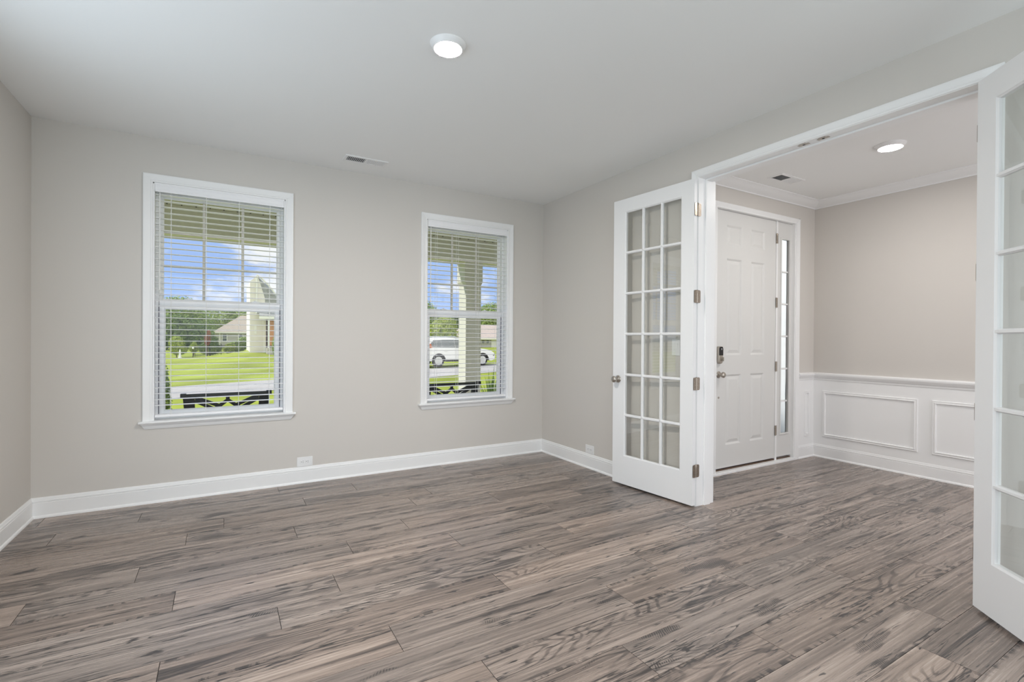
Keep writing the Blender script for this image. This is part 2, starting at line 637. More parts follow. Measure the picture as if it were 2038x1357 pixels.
# ceiling slab (carries the roof)
cb = MB()
cb.box((XL - 0.3, YB - 0.3, CZ), (0.10, 0.16, CZ + 0.25))
cb.box((0.10, YB - 0.3, CZ), (XF + 0.3, YF + 0.05, CZ + 0.25))
struct(cb.build('ceiling', CEIL), 'smooth white ceiling over the room and the entry', 'ceiling')

# window wall
w = MB()
T = 0.16
xs = [XL - 0.2, W1[0], W1[1], W2[0], W2[1], TW]
for a, b_ in ((0, 1), (2, 3), (4, 5)):
    w.box((xs[a], 0, -0.1), (xs[b_], T, CZ))
for a, b_ in (W1, W2):
    w.box((a, 0, -0.1), (b_, T, WZ0 - 0.02))
    w.box((a, 0, WZ1), (b_, T, CZ))
struct(w.build('wall_front', WALL), 'greige painted wall with the two blind covered windows', 'wall')
w = MB()
w.box((XL - 0.2, -1.28, -0.1), (XL, 0, CZ))
w.box((XL - 0.2, YB, -0.1), (XL, -3.42, CZ))
w.box((XL - 0.2, -3.42, -0.1), (XL, -1.28, 0.56))
w.box((XL - 0.2, -3.42, 2.36), (XL, -1.28, CZ))
sh = MB()
sh.box((XL - 0.12, -3.42, 0.56), (XL - 0.10, -1.28, 2.36))  # unseen panel added to keep direct sun out of the room
sh.build('sun_blocker', BLIND, struct(empty('window_3', (XL, -2.35, 0.56)), 'added side window closed by a white sun blocking panel, out of the picture on the left', 'window'), M=Matrix.Translation((-XL, 2.35, -0.56)))
struct(w.build('wall_left', WALL), 'greige painted wall at the left edge of the room', 'wall')
w = MB()
w.box((0, OPY1 + 0.012, -0.1), (TW, 0, CZ))
w.box((0, YB, -0.1), (TW, OPY0 - 0.012, CZ))
w.box((0, OPY0 - 0.012, OPZ + 0.012), (TW, OPY1 + 0.012, CZ))
struct(w.build('wall_right', WALL), 'greige painted wall holding the wide white doorway', 'wall')
# wall behind the camera with openings added for the fill lamps
w = MB()
bx0, bx1, bz0, bz1 = -4.05, -0.25, 0.20, 2.40
w.box((XL - 0.2, YB - 0.15, -0.1), (bx0, YB, CZ))
w.box((bx1, YB - 0.15, -0.1), (0.60, YB, CZ))
w.box((2.10, YB - 0.15, -0.1), (XF + 0.2, YB, CZ))
w.box((0.60, YB - 0.15, -0.1), (2.10, YB, 0.4))
w.box((0.60, YB - 0.15, 2.3), (2.10, YB, CZ))
w.box((bx0, YB - 0.15, -0.1), (bx1, YB, bz0))
w.box((bx0, YB - 0.15, bz1), (bx1, YB, CZ))
struct(w.build('wall_back', WALL), 'greige wall behind the camera with openings added for fill lamps', 'wall')
for nw, wx0, wx1, wz0, wz1 in ((4, bx0, bx1, bz0, bz1), (5, 0.60, 2.10, 0.40, 2.30)):  # frames added to dress the fill lamp openings
    wf = MB()
    for xa in (wx0, 0.5 * (wx0 + wx1) - 0.03, wx1 - 0.06):
        wf.box((xa, YB - 0.14, wz0), (xa + 0.06, YB - 0.09, wz1))
    wf.box((wx0, YB - 0.14, wz0), (wx1, YB - 0.09, wz0 + 0.06))
    wf.box((wx0, YB - 0.14, wz1 - 0.06), (wx1, YB - 0.09, wz1))
    struct(wf.build('window_%d' % nw, VINYL), 'white frame added around a fill lamp behind the camera, %s' % ('room side' if nw == 4 else 'entry side'), 'window')
# entry walls
DX0, DX1 = 0.83, 2.112       # rough opening of the entry door and sidelight
DZ = 2.478
w = MB()
w.box((TW, YF, -0.1), (DX0, YF + 0.10, CZ))
w.box((DX1, YF, -0.1), (DX1 + 0.15, YF + 0.066, CZ))
w.box((DX1 + 0.15, YF, -0.1), (XF + 0.2, YF + 0.10, CZ))
w.box((DX0, YF, DZ), (DX1, YF + 0.10, CZ))
struct(w.build('wall_entry_front', WALL), 'greige wall around the white front door', 'wall')
w = MB()
w.box((XF, YFB, -0.1), (XF + 0.2, YF, CZ))
struct(w.build('wall_entry_side', WALL), 'greige upper wall beyond the doorway above white wainscot', 'wall')

# ------------------------------------------------------------------ trim profiles
BP = [(0, 0), (0.021, 0), (0.0205, 0.007), (0.018, 0.014), (0.0125, 0.019), (0.0125, 0.103), (0.0095, 0.106), (0.0125, 0.110), (0.0120, 0.119), (0.0085, 0.123), (0.0080, 0.132), (0.0045, 0.139), (0.0, 0.140)]
CP = [(0, 0), (0, 0.009), (0.004, 0.0115), (0.012, 0.0125), (0.016, 0.0105), (0.020, 0.0125), (0.044, 0.0165), (0.050, 0.018), (0.057, 0.018), (0.060, 0.0155), (0.060, 0)]
CP5 = [(u * 0.052 / 0.06, v) for u, v in CP]


def base(name, A, B, out, ma, mb, label, prof=BP):
    m = MB()
    m.run(A, B, out, (0, 0, 1), prof, (ma, 0), (mb, 0))
    return struct(m.build(name, TRIM, smooth=True), label, 'baseboard')


base('baseboard_front', (XL, 0, 0), (0, 0, 0), (0, -1, 0), 1, -1, 'white baseboard along the wall under the two windows')
base('baseboard_left', (XL, YB, 0), (XL, 0, 0), (1, 0, 0), 0, -1, 'white baseboard along the left wall')
base('baseboard_right', (0, 0, 0), (0, -2.022, 0), (-1, 0, 0), 1, 0, 'white baseboard behind the open glass door on the left of the doorway')
base('baseboard_right', (0, OPY0 - 0.06, 0), (0, YB, 0), (-1, 0, 0), 0, 0, 'white baseboard right of the doorway')
base('baseboard_entry_front', (2.17, YF, 0), (XF, YF, 0), (0, -1, 0), 0, -1, 'short white baseboard between front door casing and entry corner')
base('baseboard_entry_side', (XF, YF, 0), (XF, YFB, 0), (-1, 0, 0), 1, 0, 'white baseboard under the wainscot of the entry')

# wainscot of the entry
wp = MB()
wp.box((XF - 0.004, YFB, 0.10), (XF, YF, 0.86))
wp.box((2.165, YF - 0.004, 0.10), (XF, YF, 0.86))
ws = struct(wp.build('trim_1', TRIM), 'white painted wainscot of the entry with raised picture frame moulding', 'wainscot')
RAIL = [(0, 0.826), (0.008, 0.828), (0.012, 0.836), (0.012, 0.846), (0.018, 0.852), (0.021, 0.866), (0.028, 0.874), (0.031, 0.884), (0.031, 0.896), (0.024, 0.903), (0.012, 0.908), (0, 0.909)]
cr = MB()
cr.run((XF, YF, 0), (XF, YFB, 0), (-1, 0, 0), (0, 0, 1), RAIL, (1, 0), (0, 0))
cr.run((2.165, YF, 0), (XF, YF, 0), (0, -1, 0), (0, 0, 1), RAIL, (0, 0), (-1, 0))
cr.build('chair_rail', TRIM, ws, smooth=True)
FP = [(0, 0), (0, 0.007), (0.005, 0.011), (0.011, 0.009), (0.016, 0.010), (0.023, 0.014), (0.029, 0.011), (0.031, 0.0)]


def panel_frame(origin, du, dn, wdt, z0, z1, name='panel_moulding'):
    """picture frame moulding; u axis du, thickness axis dn"""
    m = MB()
    o, du, dn = Vector(origin), Vector(du), Vector(dn)
    up = Vector((0, 0, 1))
    a, b_ = o + up * z0, o + du * wdt + up * z0
    c_, d = o + du * wdt + up * z1, o + up * z1
    for A, B, inw in ((a, b_, up), (b_, c_, -du), (c_, d, -up), (d, a, du)):
        m.run(A, B, inw, dn, FP, (1, 0), (-1, 0))
    return m.build(name, TRIM, ws, smooth=True)


yy = -1.700
for k in range(4):
    panel_frame((XF - 0.004, yy, 0), (0, -1, 0), (-1, 0, 0), 0.838, 0.228, 0.717)
    yy -= 0.945
panel_frame((2.290, YF - 0.004, 0), (1, 0, 0), (0, -1, 0), 0.096, 0.23, 0.716)

# crown moulding of the entry
CRP = [(0, 0), (0.0, 0.071), (-0.0, 0.071)]
CROWN = [(0, 2.672), (0.010, 2.672), (0.012, 2.682), (0.018, 2.686), (0.030, 2.692), (0.048, 2.703), (0.064, 2.717), (0.076, 2.727), (0.084, 2.730), (0.088, 2.734), (0.098, 2.735), (0.100, 2.743), (0, 2.743)]
cw = MB()
cw.run((TW, YF, 0), (XF, YF, 0), (0, -1, 0), (0, 0, 1), CROWN, (1, 0), (-1, 0))
cw.run((XF, YF, 0), (XF, YFB, 0), (-1, 0, 0), (0, 0, 1), CROWN, (1, 0), (0, 0))
cw.run((TW, YFB, 0), (TW, YF, 0), (1, 0, 0), (0, 0, 1), CROWN, (0, 0), (-1, 0))
struct(cw.build('trim_2', TRIM, smooth=True), 'white crown moulding around the entry ceiling', 'crown moulding')

# ------------------------------------------------------------------ wide doorway frame
t3 = MB()
for y, s in ((OPY1, 1), (OPY0, -1)):
    t3.box((-0.004, y, 0), (TW + 0.004, y + s * 0.0118, OPZ))                 # jamb board
    t3.box((0.072, y - s * 0.0115, 0), (0.140, y, OPZ - 0.0115))              # stop
t3.box((-0.004, OPY0 - 0.0118, OPZ), (TW + 0.004, OPY1 + 0.0118, OPZ + 0.0118))
t3.box((0.072, OPY0, OPZ - 0.0115), (0.140, OPY1, OPZ))
frame = struct(t3.build('trim_3', TRIM, bevel=0.001), 'white frame of the wide doorway to the entry', 'door frame')
cs = MB()
rv = 0.004
for x, d in ((0.0, -1), (TW, 1)):
    cs.run((x, OPY1 + rv, 0), (x, OPY1 + rv, OPZ + rv), (0, 1, 0), (d, 0, 0), CP5, (0, 0), (1, 0))
    cs.run((x, OPY1 + rv, OPZ + rv), (x, OPY0 - rv, OPZ + rv), (0, 0, 1), (d, 0, 0), CP5, (-1, 0), (1, 0))
    cs.run((x, OPY0 - rv, OPZ + rv), (x, OPY0 - rv, 0), (0, -1, 0), (d, 0, 0), CP5, (-1, 0), (0, 0))
cs.build('casing', TRIM, frame, smooth=True)
for yc in (-2.830, -2.945):
    k = MB()
    k.box((0.022, yc - 0.033, OPZ - 0.0022), (0.046, yc + 0.033, OPZ))
    k.run((0.022, yc - 0.02, OPZ - 0.0022), (0.022, yc + 0.02, OPZ - 0.0022), (-1, 0, 0), (0, 0, 1), [(0, 0), (0.012, 0.0005), (0.012, 0.002), (0, 0.0022)])
    sp = k.build('strike_plate', NICKEL, frame, bevel=0.0008)
    k = MB()
    k.lathe((0.034, yc, OPZ - 0.0018), (0, 0, -1), [(0, 0.0075), (0.0012, 0.0075)], 14)
    k.build('catch_hole', DARK, sp)

# ------------------------------------------------------------------ windows
def make_window(n, x0, x1, label):
    root = empty('window_%d' % n, (0.5 * (x0 + x1), 0, WZ0))
    struct(root, label, 'window')
    inv = Matrix.Translation((-0.5 * (x0 + x1), 0, -WZ0))

    def part(mb, name, m, parent=root, **kw):
        return mb.build(name, m, parent, M=inv, **kw)
    # lining of the opening and vinyl frame
    j = MB()
    j.box((x0, -0.001, WZ0), (x0 + 0.010, T, WZ1))
    j.box((x1 - 0.010, -0.001, WZ0), (x1, T, WZ1))
    j.box((x0, -0.001, WZ1 - 0.010), (x1, T, WZ1))
    j.box((x0 + 0.010, 0.082, WZ0), (x0 + 0.030, T, WZ1 - 0.010))
    j.box((x1 - 0.030, 0.082, WZ0), (x1 - 0.010, T, WZ1 - 0.010))
    j.box((x0 + 0.030, 0.082, WZ1 - 0.045), (x1 - 0.030, T, WZ1 - 0.010))
    j.box((x0 + 0.030, 0.082, WZ0), (x1 - 0.030, T, WZ0 + 0.018))
    part(j, 'window_frame', VINYL, bevel=0.0015)
    # casing, stool, apron
    c = MB()
    ww = 0.06
    c.run((x0, 0, WZ0), (x0, 0, WZ1), (-1, 0, 0), (0, -1, 0), CP, (0, 0), (1, 0))
    c.run((x0, 0, WZ1), (x1, 0, WZ1), (0, 0, 1), (0, -1, 0), CP, (-1, 0), (1, 0))
    c.run((x1, 0, WZ1), (x1, 0, WZ0), (1, 0, 0), (0, -1, 0), CP, (-1, 0), (0, 0))
    part(c, 'casing', TRIM, smooth=True)
    s = MB()
    nose = [(0.03, 0), (0.034, -0.006), (0.034, -0.013), (0.028, -0.018), (-0.082, -0.018), (-0.082, 0)]
    s.run((x0, 0, WZ0), (x1, 0, WZ0), (0, -1, 0), (0, 0, 1), [(-0.082, 0), (0.0, 0), (0.0, -0.018), (-0.082, -0.018)])
    s.run((x0 - 0.082, 0, WZ0), (x1 + 0.082, 0, WZ0), (0, -1, 0), (0, 0, 1), [(0, 0), (0.038, 0), (0.043, -0.006), (0.042, -0.014), (0.036, -0.018), (0, -0.018)])
    part(s, 'window_sill', TRIM, smooth=True)
    a = MB()
    ap = [(0, 0), (0.030, 0), (0.029, -0.006), (0.022, -0.012), (0.019, -0.022), (0.012, -0.034), (0.010, -0.040), (0.006, -0.044), (0, -0.044)]
    a.run((x0 - 0.072, 0, WZ0 - 0.018), (x1 + 0.072, 0, WZ0 - 0.018), (0, -1, 0), (0, 0, 1), ap, (0, -0.6), (0, 0.6))
    part(a, 'apron', TRIM, smooth=True)

    def sash(gx0, gx1, gz0, gz1, bx0, bx1, bz0, bz1, ya, yb, name):
        m = MB()
        m.box((bx0, ya, bz0), (gx0, yb, bz1))
        m.box((gx1, ya, bz0), (bx1, yb, bz1))
        m.box((gx0, ya, bz0), (gx1, yb, gz0))
        m.box((gx0, ya, gz1), (gx1, yb, bz1))
        # glazing bead
        for A, B, iw in (((gx0, ya, gz0), (gx1, ya, gz0), (0, 0, 1)), ((gx0, ya, gz1), (gx1, ya, gz1), (0, 0, -1)), ((gx0, ya, gz0), (gx0, ya, gz1), (1, 0, 0)), ((gx1, ya, gz0), (gx1, ya, gz1), (-1, 0, 0))):
            m.run(A, B, iw, (0, 1, 0), [(-0.002, 0.004), (0.008, 0.012), (0.008, yb - ya - 0.01), (-0.002, yb - ya - 0.004)])
        so = part(m, name, VINYL, bevel=0.0015)
        g = MB()
        ym = 0.5 * (ya + yb)
        g.box((gx0, ym - 0.002, gz0), (gx1, ym + 0.002, gz1))
        part(g, 'pane', GLASS, so)
        return so
    lx, rx = x0 + 0.030, x1 - 0.030
    up = sash(x0 + 0.050, x1 - 0.050, 1.538, 2.330, lx - 0.006, rx + 0.006, 1.502, 2.364, 0.122, 0.150, 'upper_sash')
    sash(x0 + 0.064, x1 - 0.068, 0.676, 1.470, lx + 0.002, rx - 0.002, 0.634, 1.536, 0.088, 0.116, 'lower_sash')
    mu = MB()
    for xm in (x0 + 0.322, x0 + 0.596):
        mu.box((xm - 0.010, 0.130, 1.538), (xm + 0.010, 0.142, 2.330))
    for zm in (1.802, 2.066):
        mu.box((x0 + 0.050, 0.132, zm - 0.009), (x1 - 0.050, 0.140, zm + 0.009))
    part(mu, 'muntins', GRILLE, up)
    # dark strip standing in for the shadow line beside the lower sash
    for xx in (x0 + 0.0305, x1 - 0.0335):
        tr = MB()
        tr.box((xx - 0.002, 0.0795, WZ0 + 0.02), (xx + 0.0015, 0.0885, 1.49))
        part(tr, 'gap_shade_strip', GAPSHADE)
    # tilt latches on the meeting rail
    for xm in (x0 + 0.22, x1 - 0.22):
        lk = MB()
        lk.box((xm - 0.028, 0.096, 1.536), (xm + 0.028, 0.112, 1.548))
        lk.lathe((xm, 0.104, 1.548), (0, 0, 1), [(0, 0.010), (0.008, 0.009)], 12)
        part(lk, 'sash_lock', VINYL)
    return root


make_window(1, W1[0], W1[1], 'white double hung window showing lawn, street and houses across')
make_window(2, W2[0], W2[1], 'white double hung window showing the porch column and a parked car')


# ------------------------------------------------------------------ blinds
def make_blind(x0, x1, label, bent=None):
    cx = 0.5 * (x0 + x1)
    root = empty('window_blind', (cx, 0.036, WZ1))
    tag(root, label, 'blind', 'horizontal slat blinds inside the two windows')
    hw = 0.5 * (x1 - x0) - 0.0125
    # local coordinates: x from centre, y from slat centre line, z from head of the opening
    v = MB()
    v.run((-hw - 0.001, 0, 0), (hw + 0.001, 0, 0), (0, -1, 0), (0, 0, 1), [(0.028, -0.066), (0.0325, -0.0655), (0.034, -0.061), (0.034, -0.052), (0.036, -0.047), (0.036, -0.022), (0.034, -0.016), (0.034, -0.005), (0.032, -0.0115), (0.028, -0.0115)])
    v.build('valance', BLIND, root)
    h = MB()
    h.box((-hw, -0.022, -0.052), (hw, 0.026, -0.012))
    h.build('head_rail', BLIND, root, bevel=0.002)
    z = -0.0835
    bottom = 0.672 - WZ1
    first = None
    k = 0
    while z > bottom + 0.030:
        if first is None:
            s = MB()
            s.run((-hw, 0, 0), (hw, 0, 0), (0, 1, 0), (0, 0, 1), [(-0.024, 0), (-0.0235, -0.0014), (-0.008, 0.0008), (0.008, 0.0008), (0.0235, -0.0014), (0.024, 0), (0.0235, 0.0014), (0.008, 0.0036), (-0.008, 0.0036), (-0.0235, 0.0014)])
            first = s.build('slat', BLIND, root)
            o = first
        else:
            o = first.copy()
            C.objects.link(o)
            o.parent = root
        o.location = (0, 0, z)
        if bent is not None and k == bent:
            o.rotation_euler = (math.radians(38), 0, 0)
        z -= 0.0444
        k += 1
    b = MB()
    b.box((-hw, -0.025, bottom - 0.034), (hw, 0.025, bottom - 0.014))
    b.build('bottom_rail', BLIND, root, bevel=0.004)
    for dx in (0.111, 0.341, 0.567, 0.791):
        xx = x0 + dx - cx
        for yy_ in (-0.0255, 0.0255):
            cd = MB()
            cd.box((xx - 0.0011, yy_ - 0.0008, bottom - 0.02), (xx + 0.0011, yy_ + 0.0008, -0.05))
            cd.build('ladder_cord', CORD, root)
        tf = MB()
        tf.lathe((xx, -0.004, bottom - 0.034), (0, 0, -1), [(0, 0.004), (0.004, 0.0045)], 10)
        tf.build('cord_plug', CORD, root)
    wd = MB()
    xw = x0 + 0.042 - cx
    wd.lathe((xw, -0.033, -0.055), (0, 0, -1), [(0, 0.0018), (0.02, 0.0018), (0.022, 0.004), (0.70, 0.004), (0.72, 0.0055), (0.75, 0.0055), (0.755, 0.002)], 8)
    wd.build('tilt_wand', CORD, root)
    return root


make_blind(W1[0], W1[1], 'white horizontal slat blind in the left window, nearer the camera')
make_blind(W2[0], W2[1], 'white horizontal slat blind in the right window beside the room corner')


# ------------------------------------------------------------------ glazed double doors
def hinge_parts(root, px, py, tz, ed, jd, fold=None):
    """butt hinge: pin at (px, py), leaf on the door edge along ed, leaf on the jamb along jd (local xy vectors)"""
    for zc in tz:
        h = MB()
        h.lathe((px, py, zc - 0.048), (0, 0, 1), [(0, 0.001), (0.002, 0.0058), (0.029, 0.006), (0.0292, 0.0052), (0.0302, 0.0052), (0.0304, 0.006), (0.0666, 0.006), (0.0668, 0.0052), (0.0678, 0.0052), (0.068, 0.006), (0.094, 0.0058), (0.097, 0.004), (0.099, 0.001)], 12)
        ho = h.build('hinge', NICKELD, root, smooth=True)
        for d, n in ((ed, 0), (jd, 1)):
            if d is None:
                continue
            d = Vector((d[0], d[1], 0)).normalized()
            nn = Vector((-d.y, d.x, 0))
            lf = MB()
            wv, hh, r = 0.034, 0.0475, 0.010
            poly = [(0, -hh), (wv - r, -hh), (wv - r * 0.3, -hh + r * 0.3), (wv, -hh + r), (wv, hh - r), (wv - r * 0.3, hh - r * 0.3), (wv - r, hh), (0, hh)]
            P0 = Vector((px, py, zc))
            vs = [P0 + d * (0.002 + u) + Vector((0, 0, v)) + nn * q for q in (-0.0012, 0.0012) for u, v in poly]
            m = len(poly)
            lf.add(vs, [tuple(range(m)), tuple(reversed(range(m, 2 * m)))] + [(i, (i + 1) % m, m + (i + 1) % m, m + i) for i in range(m)])
            lo = lf.build('hinge_leaf', NICKELD, ho)
            sc = MB()
            for su, sv in ((0.011, 0.034), (0.024, 0.012), (0.011, -0.012), (0.024, -0.034)):
                c0 = P0 + d * (0.002 + su) + Vector((0, 0, sv))
                sc.lathe(c0 - nn * 0.0018, nn, [(0, 0.003), (0.0036, 0.003)], 8)
            sc.build('screws', NICKEL, lo)


def knob(root, O, n, name='knob', m=NICKEL):
    k = MB()
    k.lathe(O, n, [(0, 0.031), (0.004, 0.0315), (0.008, 0.028), (0.011, 0.0155), (0.014, 0.0125), (0.030, 0.0115), (0.034, 0.015), (0.038, 0.0215), (0.045, 0.0262), (0.053, 0.0275), (0.060, 0.0255), (0.0655, 0.0195), (0.068, 0.011), (0.0685, 0.001)], 28)
    return k.build(name, m, root, smooth=True)


def french_door(num, loc, ang, Lw, zb, zt, label, mirror):
    """leaf in local coords: x along width from the hinge edge, y = thickness away from the entry face, z up.
    mirror=-1 flips the thickness direction."""
    root = empty('door_%d' % num, loc, ang)
    struct(root, label, 'door')
    th = 0.035
    ty = lambda t: mirror * t
    g0, g1, z0, z1 = 0.112, Lw - 0.128, 0.257, 2.336
    leaf = MB()
    leaf.box((0, ty(0), zb), (g0 - 0.006, ty(th), zt))
    leaf.box((g1 + 0.006, ty(0), zb), (Lw, ty(th), zt))
    leaf.box((g0 - 0.006, ty(0), zb), (g1 + 0.006, ty(th), z0 - 0.006))
    leaf.box((g0 - 0.006, ty(0), z1 + 0.006), (g1 + 0.006, ty(th), zt))
    leaf.build('leaf', DOORW, root)
    # sticking around the glass and bars between the panes
    mt = MB()
    half = [(-0.006, 0.0), (-0.003, 0.0), (-0.001, 0.003), (0.006, 0.0065), (0.007, 0.0145), (0.007, th - 0.0145), (0.006, th - 0.0065), (-0.001, th - 0.003), (-0.003, th), (-0.006, th)]
    half = [(u, ty(t)) for u, t in half]
    Y = (0, 1, 0)
    mt.run((g0, 0, z0), (g1, 0, z0), (0, 0, 1), Y, half, (1, 0), (-1, 0))
    mt.run((g1, 0, z0), (g1, 0, z1), (-1, 0, 0), Y, half, (1, 0), (-1, 0))
    mt.run((g1, 0, z1), (g0, 0, z1), (0, 0, -1), Y, half, (1, 0), (-1, 0))
    mt.run((g0, 0, z1), (g0, 0, z0), (1, 0, 0), Y, half, (1, 0), (-1, 0))
    mt.build('glazing_bead', DOORW, root, smooth=True)
    bar = [(-0.0055, 0.002), (0.0055, 0.002), (0.0075, 0.0065), (0.0115, 0.010), (0.012, 0.0145), (0.012, th - 0.0145), (0.0115, th - 0.010), (0.0075, th - 0.0065), (0.0055, th - 0.002), (-0.0055, th - 0.002), (-0.0075, th - 0.0065), (-0.0115, th - 0.010), (-0.012, th - 0.0145), (-0.012, 0.0145), (-0.0115, 0.010), (-0.0075, 0.0065)]
    bar = [(u, ty(t)) for u, t in bar]
    ms = MB()
    for i in (1, 2):
        x = g0 + (g1 - g0) * i / 3
        ms.run((x, 0, z0), (x, 0, z1), (1, 0, 0), Y, bar)
    for i in range(1, 6):
        z = z0 + (z1 - z0) * i / 6
        ms.run((g0, 0, z), (g1, 0, z), (0, 0, 1), Y, bar)
    ms.build('muntins', DOORW, root, smooth=True)
    pn = MB()
    for i in range(3):
        for k in range(6):
            xa, xb = g0 + (g1 - g0) * i / 3, g0 + (g1 - g0) * (i + 1) / 3
            za, zb_ = z0 + (z1 - z0) * k / 6, z0 + (z1 - z0) * (k + 1) / 6
            pn.box((xa + 0.004, ty(0.0165), za + 0.004), (xb - 0.004, ty(0.0185), zb_ - 0.004))
    pn.build('panes', PANEG, root)
    knob(root, (Lw - 0.060, ty(0), 0.909), (0, -mirror, 0))
    knob(root, (Lw - 0.060, ty(th), 0.909), (0, mirror, 0))
    lt = MB()
    lt.box((Lw - 0.0005, ty(0.006), 0.88), (Lw + 0.001, ty(th - 0.006), 0.94))
    lt.build('latch_plate', NICKEL, root)
    return root


# left leaf: hinged on the left jamb, folded back against the wall. local x points from hinge to free edge
LA = math.atan2(math.cos(-0.088), math.sin(-0.088))
d2 = french_door(2, (-0.056, -2.083, 0), LA, 0.795, 0.014, 2.449, 'white glazed door left of the doorway, folded back against the wall', -1)
# pin sits behind the room face; both leaves of each hinge show
cL, sL = math.cos(-LA), math.sin(-LA)


def to_local(vx, vy, a):
    return (vx * math.cos(a) + vy * math.sin(a), -vx * math.sin(a) + vy * math.cos(a))


hinge_parts(d2, -0.0045, -0.0365, (2.223, 1.575, 0.9225, 0.270), (0.0, 1.0), to_local(1, -0.02, LA))
RA = math.radians(138.78)
RD = Vector((-math.sin(RA), math.cos(RA), 0))
RANG = math.atan2(RD.y, RD.x)
d3 = french_door(3, (-0.0343, -3.6657, 0), RANG, 0.80, 0.016, 2.461, 'white glazed door cut by the right edge, swung wide open', 1)
hinge_parts(d3, -0.002, 0.036, (2.223, 1.575, 0.9225, 0.270), (0.0, -1.0), to_local(1, 0.0, RANG))

# ------------------------------------------------------------------ front door with sidelight
fd = empty('door_1', (1.33, YF, 0))
struct(fd, 'white six panel front door with keypad lock and narrow sidelight', 'door')
inv = Matrix.Translation((-1.33, -YF, 0))
yd = -1.570        # inner face of the slab
EX0, EX1, EZ0, EZ1 = 0.852, 1.812, 0.046, 2.472
rows = [(0.258, 0.924), (1.108, 2.024), (2.152, 2.342)]
cols = [(1.030, 1.258), (1.404, 1.624)]
lf = MB()
yb_ = yd + 0.044
lf.box((EX0, yd, EZ0), (cols[0][0], yb_, EZ1))
lf.box((cols[0][1], yd, EZ0), (cols[1][0], yb_, EZ1))
lf.box((cols[1][1], yd, EZ0), (EX1, yb_, EZ1))
zs = [EZ0, rows[0][0], rows[0][1], rows[1][0], rows[1][1], rows[2][0], rows[2][1], EZ1]
for c0, c1 in cols:
    for i in range(0, 8, 2):
        lf.box((c0, yd, zs[i]), (c1, yb_, zs[i + 1]))
    for r0, r1 in rows:
        # raised panel: sloped sticking, groove, raised field
        def ring(o, y):
            return [(c0 + o, y, r0 + o), (c1 - o, y, r0 + o), (c1 - o, y, r1 - o), (c0 + o, y, r1 - o)]
        steps = [(0.0, yd), (0.006, yd + 0.003), (0.016, yd + 0.011), (0.022, yd + 0.011), (0.048, yd + 0.003), (0.052, yd + 0.0025)]
        vs = []
        for o_, y_ in steps:
            vs += ring(o_, y_)
        fs = []
        for i in range(len(steps) - 1):
            for k in range(4):
                fs.append((i * 4 + k, i * 4 + (k + 1) % 4, i * 4 + 4 + (k + 1) % 4, i * 4 + 4 + k))
        fs.append(tuple(range(len(vs) - 4, len(vs))))
        lf.add(vs, fs)
        lf.box((c0, yb_ - 0.012, r0), (c1, yb_, r1))
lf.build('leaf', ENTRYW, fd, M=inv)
fr = MB()
fr.box((DX0, YF - 0.004, 0.02), (EX0 - 0.003, YF + 0.085, DZ))
fr.box((DX0, YF - 0.004, EZ1 + 0.003), (DX1, YF + 0.085, DZ + 0.001))
fr.box((EX1 + 0.003, yd - 0.004, 0.02), (1.846, YF + 0.085, DZ))
fr.box((2.098, YF - 0.004, 0.02), (DX1, YF + 0.066, DZ))
fr.box((DX0, yb_ + 0.002, 0.02), (EX0 + 0.012, yb_ + 0.016, DZ))
fr.box((DX0, yb_ + 0.002, EZ1 - 0.010), (EX1, yb_ + 0.016, DZ))
fr.box((EX1 - 0.010, yb_ + 0.002, 0.02), (EX1 + 0.01, yb_ + 0.016, DZ))
fr.build('door_frame', TRIM, fd, M=inv, bevel=0.0015)
cc = MB()
for a in (0,):
    cc.run((DX0 + 0.004, YF, 0), (DX0 + 0.004, YF, DZ - 0.004), (-1, 0, 0), (0, -1, 0), CP5, (0, 0), (1, 0))
    cc.run((DX0 + 0.004, YF, DZ - 0.004), (DX1 - 0.002, YF, DZ - 0.004), (0, 0, 1), (0, -1, 0), CP5, (-1, 0), (1, 0))
    cc.run((DX1 - 0.002, YF, DZ - 0.004), (DX1 - 0.002, YF, 0), (1, 0, 0), (0, -1, 0), [(u * 1.2, v) for u, v in CP5], (-1, 0), (0, 0))
cc.build('casing', TRIM, fd, M=inv, smooth=True)
th = MB()
th.run((DX0 - 0.03, YF - 0.018, 0), (DX1 + 0.03, YF - 0.018, 0), (0, 1, 0), (0, 0, 1), [(0, 0), (0, 0.016), (0.004, 0.020), (0.05, 0.022), (0.05, 0)])
th.build('threshold', TRIM, fd, M=inv)
bs = MB()
bs.box((DX0 + 0.002, YF + 0.031, 0.001), (DX1 - 0.002, YF + 0.095, 0.034))
bs.build('sill', BRONZE, fd, M=inv)
# sidelight
GX0, GX1, GZ0, GZ1 = 1.908, 2.048, 0.286, 2.300
sl = MB()
ys0, ys1 = YF + 0.030, YF + 0.060
sl.box((1.846, ys0, 0.05), (GX0, ys1, EZ1))
sl.box((GX1, ys0, 0.05), (2.098, ys1, EZ1))
sl.box((GX0, ys0, 0.05), (GX1, ys1, GZ0))
sl.box((GX0, ys0, GZ1), (GX1, ys1, EZ1))
lip = [(-0.014, 0), (-0.014, -0.006), (-0.004, -0.010), (0.004, -0.006), (0.004, 0.010)]
for A, B, iw in (((GX0, ys0, GZ0), (GX1, ys0, GZ0), (0, 0, 1)), ((GX1, ys0, GZ0), (GX1, ys0, GZ1), (-1, 0, 0)), ((GX1, ys0, GZ1), (GX0, ys0, GZ1), (0, 0, -1)), ((GX0, ys0, GZ1), (GX0, ys0, GZ0), (1, 0, 0))):
    sl.run(A, B, iw, (0, 1, 0), lip, (1, 0), (-1, 0))
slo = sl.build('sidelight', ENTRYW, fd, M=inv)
FROST = bpy.data.materials.new('frosted_glass')
FROST.use_nodes = True
_b = FROST.node_tree.nodes['Principled BSDF']
